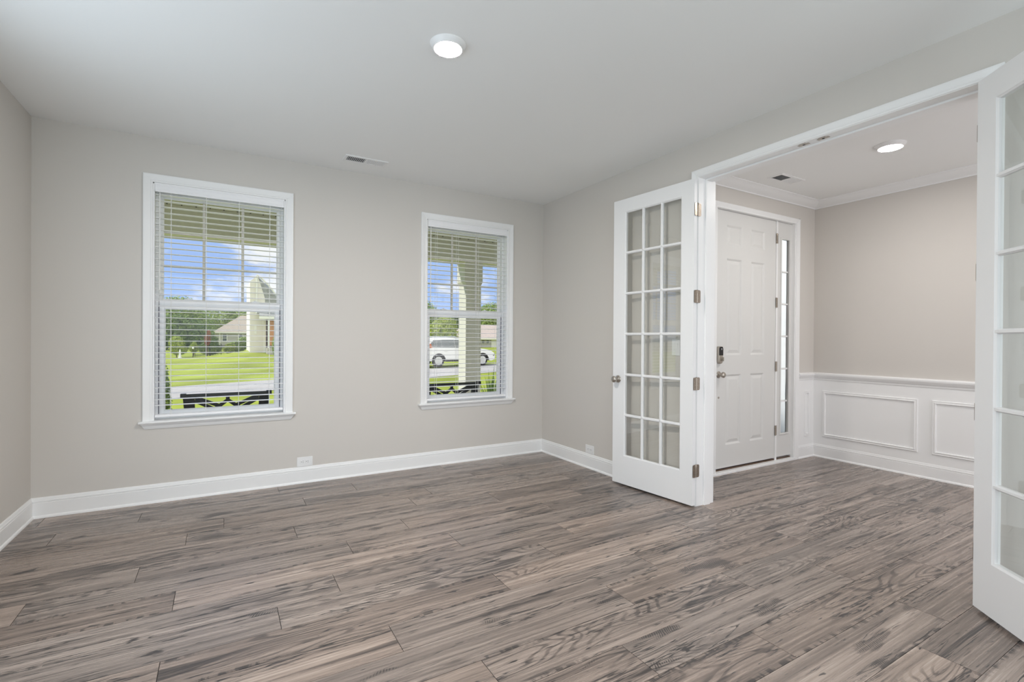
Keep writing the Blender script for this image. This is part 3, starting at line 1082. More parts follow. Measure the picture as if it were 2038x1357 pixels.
_b.inputs['Base Color'].default_value = (0.95, 0.98, 1.0, 1)
_b.inputs['Transmission Weight'].default_value = 1.0
_b.inputs['Roughness'].default_value = 0.35
_b.inputs['IOR'].default_value = 1.15
gp = MB()
gp.box((GX0 - 0.003, ys0 + 0.022, GZ0 - 0.003), (GX1 + 0.003, ys0 + 0.027, GZ1 + 0.003))
gp.build('pane', FROST, slo, M=inv)
gm = MB()
for zc in (1.966, 1.630, 1.294, 0.955, 0.618):
    gm.run((GX0, ys0 + 0.006, zc), (GX1, ys0 + 0.006, zc), (0, 0, 1), (0, 1, 0), [(-0.010, 0.013), (-0.007, 0.002), (0.007, 0.002), (0.010, 0.013)])
gm.build('muntins', TRIM, slo, M=inv)
# front door hardware
for zc in (2.296, 1.638, 0.984, 0.327):
    h = MB()
    h.lathe((EX1 + 0.004, yd - 0.0085, zc - 0.052), (0, 0, 1), [(0, 0.001), (0.002, 0.007), (0.102, 0.007), (0.104, 0.001)], 12)
    h.box((EX1 + 0.004, yd - 0.0062, zc - 0.05), (EX1 + 0.030, yd - 0.0038, zc + 0.05))
    h.build('hinge', NICKELD, fd, M=inv, smooth=True)
KX = 0.922
lk = MB()
lk.run((KX, yd, 0), (KX, yd - 0.026, 0), (1, 0, 0), (0, 0, 1), [(-0.030, 1.060), (-0.024, 1.040), (-0.012, 1.031), (0.012, 1.031), (0.024, 1.040), (0.030, 1.060), (0.031, 1.17), (0.027, 1.186), (0.018, 1.192), (-0.018, 1.192), (-0.027, 1.186), (-0.031, 1.17)])
lo = lk.build('deadbolt', NICKEL, fd, M=inv, smooth=True, bevel=0.003)
kp = MB()
kp.run((KX, yd - 0.026, 0), (KX, yd - 0.029, 0), (1, 0, 0), (0, 0, 1), [(-0.026, 1.108), (0.026, 1.108), (0.028, 1.112), (0.0285, 1.168), (0.024, 1.182), (0.016, 1.188), (-0.016, 1.188), (-0.024, 1.182), (-0.0285, 1.168), (-0.028, 1.112)])
kp.build('cover', BLACKG, lo, M=inv)
kd = MB()
kd.box((KX + 0.002, yd - 0.0296, 1.160), (KX + 0.010, yd - 0.029, 1.174))
kd.build('indicator', PLASTIC, lo, M=inv)
tt = MB()
tt.lathe((KX + 0.004, yd - 0.026, 1.072), (0, -1, 0), [(0, 0.014), (0.005, 0.013), (0.006, 0.008), (0.016, 0.007)], 18)
tt.box((KX + 0.000, yd - 0.052, 1.056), (KX + 0.008, yd - 0.036, 1.092))
tt.build('thumb_turn', NICKEL, lo, M=inv, smooth=True)
knob(fd, Vector((KX, yd, 0.928)) - Vector((1.33, YF, 0)), (0, -1, 0))
pp = MB()
pp.lathe((0.925, yd, 0.712), (0, -1, 0), [(0, 0.010), (0.004, 0.010), (0.005, 0.006), (0.003, 0.005)], 16)
pp.build('door_stop', NICKEL, fd, M=inv)


# ------------------------------------------------------------------ ceiling lights
def ceiling_light(x, y, R, col, power, label):
    root = empty('recessed_ceiling_light', (x, y, CZ))
    tag(root, label, 'ceiling light', 'recessed ceiling lights')
    r = MB()
    r.lathe((0, 0, 0), (0, 0, -1), [(0, R), (0.003, R), (0.006, R * 0.985), (0.017, R * 0.87), (0.0245, R * 0.80), (0.0265, R * 0.785), (0.0265, R * 0.765), (0.018, R * 0.75)], 48)
    r.build('trim_ring', PLASTIC, root, smooth=True)
    l = MB()
    rl = R * 0.765
    l.lathe((0, 0, 0), (0, 0, -1), [(0.0180, rl), (0.0240, rl), (0.0245, rl * 0.98), (0.0252, rl * 0.6), (0.0255, 0.001)], 40)
    area = PI * rl * rl
    l.build('lens', lamp_mat('lamp_glow', col, power / (PI * area)), root)
    return root


ceiling_light(-2.088, -2.222, 0.091, (1.0, 0.93, 0.85, 1), ROOM_LAMP, 'round white recessed light in the middle of the room ceiling')
ceiling_light(1.300, -2.775, 0.100, (1.0, 0.96, 0.91, 1), FOYER_LAMP, 'round glowing recessed light in the entry ceiling')

# ------------------------------------------------------------------ ceiling air vents
def air_vent(x0, x1, y0, y1, label, face):
    cx, cy = 0.5 * (x0 + x1), 0.5 * (y0 + y1)
    root = empty('ceiling_vent', (cx, cy, CZ))
    tag(root, label, 'air vent', 'ceiling air vents')
    hx, hy = 0.5 * (x1 - x0), 0.5 * (y1 - y0)
    bx, by = hx - 0.026, hy - 0.026
    f = MB()
    pr = [(0, 0), (0.001, -0.004), (0.004, -0.006), (0.022, -0.007), (0.026, -0.004), (0.026, 0)]
    cn = [Vector((-hx, -hy, 0)), Vector((hx, -hy, 0)), Vector((hx, hy, 0)), Vector((-hx, hy, 0))]
    iw = [(0, 1, 0), (-1, 0, 0), (0, -1, 0), (1, 0, 0)]
    for i in range(4):
        f.run(cn[i], cn[(i + 1) % 4], iw[i], (0, 0, 1), pr, (1, 0), (-1, 0))
    f.box((-0.006, -by, -0.006), (0.006, by, 0))
    f.build('frame', PLASTIC, root)
    d = MB()
    d.box((-bx, -by, -0.0006), (bx, by, -0.0002))
    d.build('duct', mat('duct_dark', (0.14, 0.145, 0.16, 1), 0.7), root)
    for sgn in (-1, 1):
        l = MB()
        n = 10
        for i in range(n):
            xc = sgn * (0.006 + (bx - 0.006) * (i + 0.5) / n)
            tl = 0.0042 * face * sgn
            l.add([(xc - tl, -by, -0.0008), (xc + tl, -by, -0.0070), (xc + tl, by, -0.0070), (xc - tl, by, -0.0008),
                   (xc - tl + 0.001, -by, -0.0008), (xc + tl + 0.001, -by, -0.0070), (xc + tl + 0.001, by, -0.0070), (xc - tl + 0.001, by, -0.0008)],
                  [(0, 1, 2, 3), (7, 6, 5, 4), (0, 4, 5, 1), (1, 5, 6, 2), (2, 6, 7, 3), (3, 7, 4, 0)])
        l.build('louvres', PLASTIC, root)
    return root


air_vent(-2.214, -1.862, -0.414, -0.266, 'white slotted air vent in the room ceiling near the window wall', 1)
air_vent(1.225, 1.590, -1.985, -1.835, 'white slotted air vent in the entry ceiling above the front door', 1)


# ------------------------------------------------------------------ outlets and switch
def outlet(loc, rz, label):
    root = empty('wall_outlet', loc, rz)
    tag(root, label, 'outlet', 'white outlets just above the baseboard')
    p = MB()
    w_, h_ = 0.0625, 0.0405
    p.run((0, 0, 0), (0, -0.0055, 0), (1, 0, 0), (0, 0, 1), [(-w_, -h_), (w_, -h_), (w_, h_), (-w_, h_)])
    p.build('cover_plate', PLASTIC, root, bevel=0.0025)
    for s in (-1, 1):
        r = MB()
        r.box((s * 0.0195 - 0.0165, -0.0075, -0.0165), (s * 0.0195 + 0.0165, -0.004, 0.0165))
        ro = r.build('socket', PLASTIC, root, bevel=0.0008)
        d = MB()
        d.box((s * 0.0195 + 0.002, -0.0078, 0.0045), (s * 0.0195 + 0.010, -0.0070, 0.0068))
        d.box((s * 0.0195 + 0.002, -0.0078, -0.0068), (s * 0.0195 + 0.010, -0.0070, -0.0045))
        d.lathe((s * 0.0195 - 0.007, -0.0070, 0), (0, -1, 0), [(0, 0.0028), (0.0008, 0.0028)], 10)
        d.build('slots', DARK, ro)
    return root


outlet((-2.459, 0, 0.1825), 0, 'white sideways outlet under the space between the windows')
outlet((0, -0.833, 0.1835), -PI / 2, 'white sideways outlet in the wall beside the open glass door')
sw = empty('light_switch', (0, -1.875, 1.19), -PI / 2)
tag(sw, 'white rocker light switch seen through the glass of the left door', 'light switch')
p = MB()
p.run((0, 0, 0), (0, -0.005, 0), (1, 0, 0), (0, 0, 1), [(-0.04, -0.0635), (0.04, -0.0635), (0.04, 0.0635), (-0.04, 0.0635)])
p.build('cover_plate', PLASTIC, sw, bevel=0.002)
p = MB()
p.add([(-0.0165, -0.0052, -0.033), (0.0165, -0.0052, -0.033), (0.0165, -0.0085, 0.033), (-0.0165, -0.0085, 0.033), (-0.0165, -0.003, -0.033), (0.0165, -0.003, -0.033), (0.0165, -0.003, 0.033), (-0.0165, -0.003, 0.033)],
      [(0, 1, 2, 3), (7, 6, 5, 4), (0, 4, 5, 1), (1, 5, 6, 2), (2, 6, 7, 3), (3, 7, 4, 0)])
p.build('rocker', PLASTIC, sw)

# ================================================================== outdoors
GRASS = mat('lawn_grass', (0.27, 0.315, 0.045, 1), 0.9, spec=0.1, var=0.30, vscale=0.35, bump=0.4, bscale=14)
ASPH = mat('pale_asphalt', (0.40, 0.38, 0.355, 1), 0.9, spec=0.1, var=0.10, vscale=1.5)
CREAM = mat('cream_porch_paint', (0.70, 0.685, 0.59, 1), 0.6, var=0.03, vscale=30)
SOFF = mat('porch_soffit_vinyl', (0.60, 0.59, 0.42, 1), 0.6)
CONC = mat('porch_concrete', (0.50, 0.48, 0.44, 1), 0.85, var=0.08, vscale=8)
CHAIRM = mat('black_metal_paint', (0.022, 0.022, 0.020, 1), 0.42)


def leaf_mat(name, c1, c2, trans=0.25):
    m = bpy.data.materials.new(name)
    m.use_nodes = True
    nt = m.node_tree
    b = nt.nodes['Principled BSDF']
    a = nt.nodes.new('ShaderNodeAttribute')
    a.attribute_name = 'tone'
    mx = nt.nodes.new('ShaderNodeMix')
    mx.data_type = 'RGBA'
    mx.inputs['A'].default_value = c1
    mx.inputs['B'].default_value = c2
    nt.links.new(a.outputs['Fac'], mx.inputs['Factor'])
    nt.links.new(mx.outputs['Result'], b.inputs['Base Color'])
    b.inputs['Roughness'].default_value = 0.6
    b.inputs['Specular IOR Level'].default_value = 0.25
    tr = nt.nodes.new('ShaderNodeBsdfTranslucent')
    nt.links.new(mx.outputs['Result'], tr.inputs[0])
    ms = nt.nodes.new('ShaderNodeMixShader')
    ms.inputs[0].default_value = trans
    nt.links.new(b.outputs[0], ms.inputs[1])
    nt.links.new(tr.outputs[0], ms.inputs[2])
    out = [n for n in nt.nodes if n.type == 'OUTPUT_MATERIAL'][0]
    nt.links.new(ms.outputs[0], out.inputs[0])
    return m


LEAF_D = leaf_mat('leaves_deep_green', (0.07, 0.13, 0.035, 1), (0.26, 0.36, 0.10, 1))
LEAF_M = leaf_mat('leaves_mid_green', (0.16, 0.25, 0.06, 1), (0.50, 0.60, 0.20, 1))
LEAF_Y = leaf_mat('leaves_yellow_green', (0.18, 0.27, 0.04, 1), (0.60, 0.66, 0.16, 1))
LEAF_R = leaf_mat('leaves_rust_red', (0.25, 0.07, 0.03, 1), (0.50, 0.20, 0.09, 1))
BARK = mat('bark', (0.16, 0.12, 0.085, 1), 0.9, var=0.2, vscale=12)


def foliage(name, m, parent, blobs, n, size, seed):
    """n small leaf clusters spread through ellipsoids (x, y, z, rx, ry, rz)"""
    rd = random.Random(seed)
    wts = [b[3] * b[4] * b[5] for b in blobs]
    vs, fs, tn = [], [], []
    for i in range(int(n * 3.6)):
        b = rd.choices(blobs, wts)[0]
        while True:
            d = Vector((rd.uniform(-1, 1), rd.uniform(-1, 1), rd.uniform(-1, 1)))
            if 0.05 < d.length < 1:
                break
        d = d.normalized() * rd.uniform(0.55, 1.0) ** 0.5 * rd.uniform(0.88, 1.08)
        P = Vector((b[0] + d.x * b[3], b[1] + d.y * b[4], b[2] + d.z * b[5]))
        nrm = (d + Vector((rd.uniform(-.8, .8), rd.uniform(-.8, .8), rd.uniform(-.5, .9)))).normalized()
        t = nrm.orthogonal().normalized()
        t = Matrix.Rotation(rd.uniform(0, 6.28), 3, nrm) @ t
        bb = nrm.cross(t)
        s = size * 0.55 * rd.uniform(0.6, 1.3)
        o = len(vs)
        vs += [P - t * s, P - bb * s * 0.5 + nrm * s * 0.15, P + t * s, P + bb * s * 0.5 + nrm * s * 0.15]
        fs.append((o, o + 1, o + 2, o + 3))
        tn.append(rd.random())
    me = bpy.data.meshes.new(name)
    me.from_pydata(vs, [], fs)
    at = me.attributes.new('tone', 'FLOAT', 'FACE')
    for i, v in enumerate(tn):
        at.data[i].value = v
    me.materials.append(m)
    o = bpy.data.objects.new(name, me)
    C.objects.link(o)
    o.parent = parent
    return o


def gz(x, y):
    """height of the ground: nearly level, rising gently to the right, with a mound by the house across the street"""
    x_ = max(-14.0, min(60.0, x))
    z = -0.524 + 0.018 * x_
    far = max(0.0, min(1.0, (y - 24) / 18.0))
    z += far * 0.62 * math.exp(-((x + 0.6) / 2.6) ** 2) * math.exp(-((y - 46) / 7.0) ** 2)
    if y > 60:
        z += 0.004 * (y - 60) * (1 if x > 15 else 0.3)
    return z


# ground as one height field
gm_ = MB()
gxs = [-70, -45, -30, -20, -14, -11] + [-9 + 1.0 * i for i in range(26)] + [18, 20, 24, 28, 34, 42, 52, 66, 85, 110]
gys = [0.16, 1.2, 2.4, 3.5, 5, 7, 9, 11, 13, 15, 17, 19, 21, 23, 25, 27, 29, 31, 33, 35, 37, 39, 41, 43, 45, 47, 49, 52, 56, 62, 70, 80, 95, 115, 140, 190]
for y in gys:
    for x in gxs:
        gm_.v.append((x, y, gz(x, y)))
nx = len(gxs)
for j in range(len(gys) - 1):
    for i in range(nx - 1):
        gm_.f.append((j * nx + i, j * nx + i + 1, (j + 1) * nx + i + 1, (j + 1) * nx + i))
ground = gm_.build('ground', GRASS, smooth=True)
struct(ground, 'bright green lawn outside on both sides of the street', 'lawn')
rm = MB()
n = 60
for i in range(n):
    x = -40 + 100 * i / (n - 1)
    yn, yf = 14.35 + 0.25 * x, 18.85 + 0.295 * x
    if x < -20:
        yn, yf = 14.35 - 5 + 0.06 * (x + 20), 18.85 - 5.9 + 0.06 * (x + 20)
    for k in range(5):
        y = yn + (yf - yn) * k / 4
        rm.v.append((x, y, gz(x, y) + 0.010))
for i in range(n - 1):
    for k in range(4):
        rm.f.append((i * 5 + k, (i + 1) * 5 + k, (i + 1) * 5 + k + 1, i * 5 + k + 1))
struct(rm.build('road', ASPH), 'pale grey street crossing the lawn outside', 'street')

# porch
pb = MB()
pb.box((XL - 1.5, 0.16, -0.45), (4.5, 2.45, -0.15))
struct(pb.build('porch_floor', CONC, bevel=0.01), 'concrete porch floor outside the windows', 'porch')
pb = MB()
pb.box((XL - 1.5, 0.16, 2.690), (4.5, 2.30, 2.80))
pc = struct(pb.build('porch_ceiling', SOFF), 'porch ceiling seen through the top of the windows', 'porch ceiling')
es = MB()
es.box((2.72, YF + 0.10, -0.45), (2.84, 0.05, 2.9))
for i in range(24):
    es.prism([(2.72, 0.02 + i * 0.12), (2.708, 0.02 + i * 0.12), (2.716, 0.13 + i * 0.12), (2.72, 0.13 + i * 0.12)], 1, YF + 0.14, 0.05)
struct(es.build('wall_porch_side', mat('white_siding', (0.86, 0.87, 0.87, 1), 0.7)), 'white siding wall seen through the sidelight of the front door', 'wall')
es = MB()
es.box((0.12, YF + 0.10, -0.45), (2.72, 0.16, -0.15))
struct(es.build('floor_porch', CONC), 'concrete landing outside the front door', 'porch')
vd = MB()
xx = XL - 1.4
while xx < 4.4:
    vd.box((xx, 1.915, 2.686), (xx + 0.012, 1.945, 2.690))
    xx += 0.133
vd.build('vent_holes', DARK, pc)
pb = MB()
pb.box((XL - 1.5, 1.950, 2.385), (4.5, 2.195, 2.690))
pb.box((XL - 1.5, 1.938, 2.655), (4.5, 1.950, 2.690))
pb.box((XL - 1.5, 2.195, 2.36), (4.5, 2.215, 2.80))
struct(pb.build('porch_beam', CREAM, bevel=0.004), 'cream porch beam across the top of both windows', 'beam')
col = empty('porch_column', (0.093, 2.072, -0.15))
tag(col, 'square cream porch column seen through the right window', 'column')
hb = 0.1225
cl = MB()
cl.box((-hb, -hb, 0), (hb, hb, 2.535))
cl.build('shaft', CREAM, col, bevel=0.003)
cl = MB()
q = hb + 0.022
cl.box((-q, -hb - 0.004, 2.23), (q, hb + 0.02, 2.5345))
for s in (-1, 1):
    cl.prism([(s * hb, 2.19), (s * q, 2.23), (s * hb, 2.23)], 1, -hb - 0.004, hb + 0.02)
cl.build('capital', CREAM, col)
cl = MB()
cl.box((-q, -q, 0), (q, q, 0.2))
cl.build('plinth', CREAM, col, bevel=0.003)


# porch chairs
def porch_chair():
    root = empty('porch_chair', (0, 0, -0.15))
    hw_ = 0.368
    zt = 0.885
    yb0 = 0.0

    def yb(z):          # back leans towards the house going up
        return (zt - z) * 0.16
    t = MB()
    t.run((-hw_, 0, zt - 0.036), (hw_, 0, zt - 0.036), (0, 1, 0), (0, 0, 1), [(-0.022, 0), (0.022, 0), (0.022, 0.030), (0.010, 0.034), (-0.016, 0.034), (-0.022, 0.028)])
    for s in (-1, 1):
        t.box((s * hw_, -0.026, zt - 0.038), (s * (hw_ - 0.045), 0.024, zt + 0.004))
    t.build('top_rail', CHAIRM, root, bevel=0.003)
    for s in (-1, 1):
        st = MB()
        zl, zh = 0.0, zt - 0.03
        vs = []
        for z, xo, xi in ((zl, 0.305, 0.245), (0.45, 0.318, 0.245), (zh, 0.350, 0.262)):
            y = yb(z)
            vs += [(s * xo, y - 0.014, z), (s * xi, y - 0.014, z), (s * xi, y + 0.014, z), (s * xo, y + 0.014, z)]
        fs = [(0, 1, 2, 3), (11, 10, 9, 8)]
        for i in (0, 4):
            fs += [(i + k, i + (k + 1) % 4, i + 4 + (k + 1) % 4, i + 4 + k) for k in range(4)]
        st.add(vs, fs)
        st.build('stile', CHAIRM, root, bevel=0.002)
    lat = MB()

    def seg(x0, z0, x1, z1, w_=0.031):
        lat.bar((x0, yb(z0), z0), (x1, yb(z1), z1), w_, 0.016, (0, 1, 0))
    zc = 0.60
    seg(0, zt - 0.03, 0, 0.812)
    for s in (-1, 1):
        seg(0, 0.815, s * 0.066, 0.762)
        seg(s * 0.262, 0.852, s * 0.066, 0.762)
        seg(s * 0.262, 0.822, s * 0.05, 0.70)
        seg(s * 0.066, 0.762, s * 0.255, 0.63)
        seg(s * 0.05, 0.70, s * 0.25, 0.56)
        seg(s * 0.05, 0.70, 0, 0.67)
        seg(0, 0.67, s * 0.24, 0.50)
    seg(-0.25, 0.49, 0.25, 0.49, 0.034)
    lat.build('lattice', CHAIRM, root)
    se = MB()
    for i in range(7):
        y = 0.09 + i * 0.066
        se.box((-0.27, y, 0.40), (0.27, y + 0.056, 0.418))
    se.box((-0.29, 0.05, 0.37), (0.29, 0.075, 0.42))
    se.box((-0.29, 0.55, 0.37), (0.29, 0.575, 0.42))
    for s in (-1, 1):
        se.box((s * 0.29, 0.05, 0.37), (s * 0.268, 0.575, 0.42))
    se.build('seat', CHAIRM, root)
    for s in (-1, 1):
        ar = MB()
        ar.box((s * 0.345, 0.04, 0.60), (s * 0.285, 0.58, 0.622))
        ar.build('armrest', CHAIRM, root, bevel=0.004)
        lg = MB()
        lg.box((s * 0.332, 0.535, 0), (s * 0.296, 0.571, 0.60))
        lg.build('leg', CHAIRM, root)
    return root


ch = porch_chair()
ch.location = (-3.03, 0.74, -0.15)
tag(ch, 'black lattice back porch chair outside the left window', 'chair', 'black porch chairs outside the windows')
ch2 = copy_tree(ch)
ch2.location = (-0.768, 0.74, -0.15)
tag(ch2, 'black lattice back porch chair outside the right window, by the column', 'chair', 'black porch chairs outside the windows')


# plants
def shrub(name, x, y, blobs, m, n, size, label, seed, cat='shrub', group=None, trunk=True):
    z = gz(x, y)
    root = empty(name, (x, y, z))
    tag(root, label, cat, group)
    foliage('foliage', m, root, blobs, n, size, seed)
    if trunk:
        s = MB()
        h = min(b[2] for b in blobs)
        r = 0.03 + 0.02 * h
        s.lathe((0, 0, -0.1), (0, 0, 1), [(0, r * 1.4), (0.2, r), (h + 0.1, r * 0.7)], 8)
        if h > 1.2:
            for a in range(5):
                an = a * 1.26
                s.tube([(0, 0, h * 0.8), (math.cos(an) * 0.5, math.sin(an) * 0.5, h + 0.5)], r * 0.4)
        s.build('trunk', BARK, root)
    return root


shrub('evergreen_shrub', -3.80, 4.2, [(-0.05, 0, 0.85, 0.13, 0.2, 0.55), (-0.05, 0, 1.15, 0.10, 0.15, 0.38)], LEAF_D, 900, 0.035, 'dark leafy shrub at the left edge of the left window', 1)
# spiky grass clump by the porch
yx, yy_ = 0.84, 2.78
yr = empty('yucca', (yx, yy_, gz(yx, yy_)))
tag(yr, 'spiky green plant right of the porch column', 'plant')
rd = random.Random(5)
vs, fs, tn = [], [], []
for i in range(240):
    a = rd.uniform(0, 2 * PI)
    el = rd.uniform(0.05, 1.45)
    L_ = rd.uniform(0.5, 0.85)
    d = Vector((math.cos(a) * math.cos(el), math.sin(a) * math.cos(el), math.sin(el)))
    sd = d.cross(Vector((0, 0, 1))).normalized() * 0.014
    o = len(vs)
    base_ = Vector((0, 0, rd.uniform(0.25, 0.55)))
    p1 = base_ + d * L_ * 0.5
    p2 = base_ + d * L_ - Vector((0, 0, 0.10 * math.cos(el)))
    vs += [base_ - sd, base_ + sd, p1 + sd, p1 - sd, p2]
    fs += [(o, o + 1, o + 2, o + 3), (o + 3, o + 2, o + 4)]
    tn += [rd.random()] * 2
me = bpy.data.meshes.new('leaves')
me.from_pydata(vs, [], fs)
at_ = me.attributes.new('tone', 'FLOAT', 'FACE')
for i, v in enumerate(tn):
    at_.data[i].value = v
me.materials.append(LEAF_D)
yo = bpy.data.objects.new('leaves', me)
C.objects.link(yo)
yo.parent = yr
ys_ = MB()
ys_.lathe((0, 0, -0.1), (0, 0, 1), [(0, 0.05), (0.7, 0.04)], 8)
ys_.build('stem', BARK, yr)

TREES = 'trees beyond the street'
shrub('deciduous_tree', -14.6, 89, [(0, 0, 5.1, 3.9, 2.5, 3.4), (2.0, 0, 3.7, 2.8, 2.4, 2.8)], LEAF_M, 2600, 0.40, 'broad green tree at the left end of the tree line in the left window', 11, 'tree', TREES)
shrub('deciduous_tree', -9.6, 98.5, [(0, 0, 5.5, 3.8, 3.2, 3.5), (-2.0, -.5, 3.6, 3, 2.8, 3), (2.2, 0, 3.6, 3.0, 3, 3.2)], LEAF_M, 3000, 0.40, 'tallest tree of the line left of the tan roofed house', 12, 'tree', TREES)
shrub('deciduous_tree', -9.4, 82, [(0, 0, 2.6, 4.0, 2.3, 2.5), (2.2, 0, 2.3, 2.4, 2.3, 2.2)], LEAF_D, 2600, 0.38, 'low dark tree under the tree line in the left window', 17, 'tree', TREES)
shrub('deciduous_tree', -3.6, 118, [(0, 0, 5.4, 4.2, 3, 3.2), (3.6, 0, 4.8, 3.2, 3, 2.8), (-2.5, 0, 3.2, 3.2, 2.5, 3)], LEAF_M, 2800, 0.42, 'green tree directly behind the tan roof', 13, 'tree', TREES)
shrub('deciduous_tree', 1.6, 127, [(0, 0, 5.3, 3.4, 3, 2.8), (2.2, 0, 4.8, 3, 3, 2.4)], LEAF_D, 1800, 0.42, 'dark green tree between the tan roof and the nearer house', 14, 'tree', TREES)
shrub('young_tree', -6.75, 49.8, [(0, 0, 1.25, 0.62, 0.6, 0.75), (0.15, 0, 0.7, 0.72, 0.6, 0.5)], LEAF_Y, 900, 0.13, 'small bushy yellow green tree at the left in the left window', 15, 'tree')
shrub('young_tree', -5.6, 53.5, [(0, 0, 0.75, 0.42, 0.4, 0.45), (0.05, 0, 1.15, 0.22, 0.2, 0.3)], LEAF_Y, 450, 0.10, 'smallest young tree in front of the dark trees, left window', 16, 'tree')
shrub('conical_shrub', -4.15, 51.0, [(0, 0, 0.7, 1.0, 0.6, 0.68), (0.05, 0, 1.45, 0.68, 0.5, 0.6), (0.05, 0, 2.0, 0.35, 0.3, 0.4)], LEAF_D, 1000, 0.12, 'dark conical shrub left of the tan roofed house', 18)
shrub('russet_shrub', -4.36, 49.9, [(0, 0, 1.5, 0.26, 0.25, 0.55), (0.12, 0, 2.05, 0.16, 0.2, 0.42)], LEAF_R, 220, 0.11, 'rust red shrub rising beside the dark conical shrub', 19)
shrub('hedge_shrub', -1.35, 52.0, [(-0.5, 0, 0.6, 0.95, 0.5, 0.55), (0.1, 0, 0.95, 0.7, 0.5, 0.62)], LEAF_M, 900, 0.13, 'green shrub in front of the tan roofed house', 20)
shrub('hedge_shrub', -2.5, 50.2, [(0, 0, 0.45, 0.6, 0.45, 0.5)], LEAF_Y, 500, 0.12, 'low yellow green shrub behind the dark fence', 21)
shrub('foundation_shrub', 0.66, 39.6, [(0, 0, 0.9, 0.34, 0.35, 0.9), (0.12, 0, 1.9, 0.25, 0.3, 0.8)], LEAF_M, 900, 0.11, 'tall shrub at the corner of the nearer house', 22)
T2 = 'trees beyond the parked car'
shrub('deciduous_tree', 14.3, 37.5, [(0, 0, 2.0, 1.45, 1.3, 1.3), (0.3, 0, 2.7, 1.0, 1.0, 0.9)], LEAF_Y, 1800, 0.17, 'bright round tree behind the parked white car', 31, 'tree', T2)
shrub('deciduous_tree', 25.5, 74, [(0, 0, 4.9, 3.0, 2.5, 2.7), (1.5, 0, 3.6, 3.0, 2.5, 2.4)], LEAF_M, 2000, 0.32, 'green tree at the left of the distant row in the right window', 32, 'tree', T2)
shrub('deciduous_tree', 32.6, 80, [(0, 0, 4.0, 2.6, 2.5, 2.3), (2.0, 0, 3.4, 2.0, 2.5, 2.0)], LEAF_D, 1800, 0.32, 'darker tree in the distant row behind the porch column', 33, 'tree', T2)
shrub('deciduous_tree', 36.6, 70, [(0, 0, 4.6, 2.8, 2.5, 2.7), (-1.5, 0, 3.4, 2.4, 2.5, 2.2)], LEAF_M, 2000, 0.32, 'green tree right of the column above the pink roof', 34, 'tree', T2)
shrub('deciduous_tree', 21.2, 66, [(0, 0, 3.8, 2.6, 2.5, 2.6)], LEAF_M, 1300, 0.32, 'leftmost distant tree, nearly hidden by the frame of the right window', 35, 'tree', T2)

# houses
SIDING = mat('pale_grey_siding', (0.76, 0.73, 0.70, 1), 0.7, var=0.04, vscale=3)
SIDING2 = mat('grey_siding', (0.50, 0.49, 0.48, 1), 0.7, var=0.04, vscale=3)
HTRIM = mat('house_white_trim', (0.82, 0.82, 0.80, 1), 0.6)
SHING = mat('grey_shingle', (0.32, 0.33, 0.31, 1), 0.9, var=0.25, vscale=6)
SHINGT = mat('tan_shingle', (0.42, 0.36, 0.29, 1), 0.9, var=0.10, vscale=5)
SHINGP = mat('pink_brown_shingle', (0.50, 0.42, 0.37, 1), 0.9, var=0.12, vscale=5)
WGL = mat('house_window_glass', (0.10, 0.12, 0.13, 1), 0.15)
WOODD = mat('orange_wood_door', (0.55, 0.25, 0.09, 1), 0.5, var=0.1, vscale=5)

h1 = empty('house', (-2, 106, gz(-2, 106)))
tag(h1, 'distant house with a tan hipped roof and grey siding', 'house')
z0 = h1.location.z


def hp(mb, name, m, parent, root):
    return mb.build(name, m, parent, M=Matrix.Translation(-Vector(root.location)))


m = MB()
m.box((-4.5, 104, -1.2), (7, 112, 2.25))
hp(m, 'walls', SIDING2, h1, h1)
m = MB()
m.add([(-4.9, 103.5, 2.15), (7.4, 103.5, 2.15), (7.4, 112.5, 2.15), (-4.9, 112.5, 2.15), (0.0, 108, 5.6), (1.2, 108, 5.6), (-2.2, 104.6, 3.9), (3.4, 104.6, 3.9)],
      [(3, 2, 1, 0), (0, 1, 5, 4), (1, 2, 5), (2, 3, 4, 5), (3, 0, 4)])
hp(m, 'roof', SHINGT, h1, h1)
m = MB()
m.box((-4.95, 103.42, 1.98), (7.4, 103.5, 2.2))
m.box((-3.75, 103.9, -1.2), (-3.55, 104, 2.2))
hp(m, 'white_trim', HTRIM, h1, h1)
for xw in (-2.85, -0.2, 1.25):
    m = MB()
    m.box((xw - 0.45, 103.90, 0.35), (xw + 0.45, 103.99, 1.85))
    f = hp(m, 'window', HTRIM, h1, h1)
    m = MB()
    m.box((xw - 0.33, 103.86, 0.47), (xw + 0.33, 103.90, 1.03))
    m.box((xw - 0.33, 103.86, 1.13), (xw + 0.33, 103.90, 1.73))
    hp(m, 'glass', WGL, f, h1)

h2 = empty('house', (1.5, 44, gz(1.5, 44)))
tag(h2, 'nearer pale grey house with a steep gable and orange wood door', 'house')
m = MB()
m.box((-1.12, 42.8, -0.6), (0.02, 50, 3.3))
m.prism([(-1.12, 3.3), (0.02, 3.3), (0.02, 4.6), (-0.55, 6.55), (-1.12, 6.0)], 1, 42.8, 50)
m.box((0.02, 44.0, -0.6), (8.5, 50, 3.3))
for i in range(20):       # clapboard shadow lines
    m.box((-1.125, 42.785, -0.4 + i * 0.2), (0.02, 42.80, -0.385 + i * 0.2 + 0.15))
hp(m, 'walls', SIDING, h2, h2)
m = MB()
m.add([(-0.62, 42.55, 3.25), (4.2, 42.55, 3.25), (4.2, 50, 3.25), (-0.62, 50, 3.25), (-0.58, 43.4, 6.55), (-0.58, 49, 6.55), (1.15, 43.0, 4.55)],
      [(3, 2, 1, 0), (0, 6, 4), (0, 1, 6), (1, 2, 5, 4, 6), (2, 3, 5), (3, 0, 4, 5)])
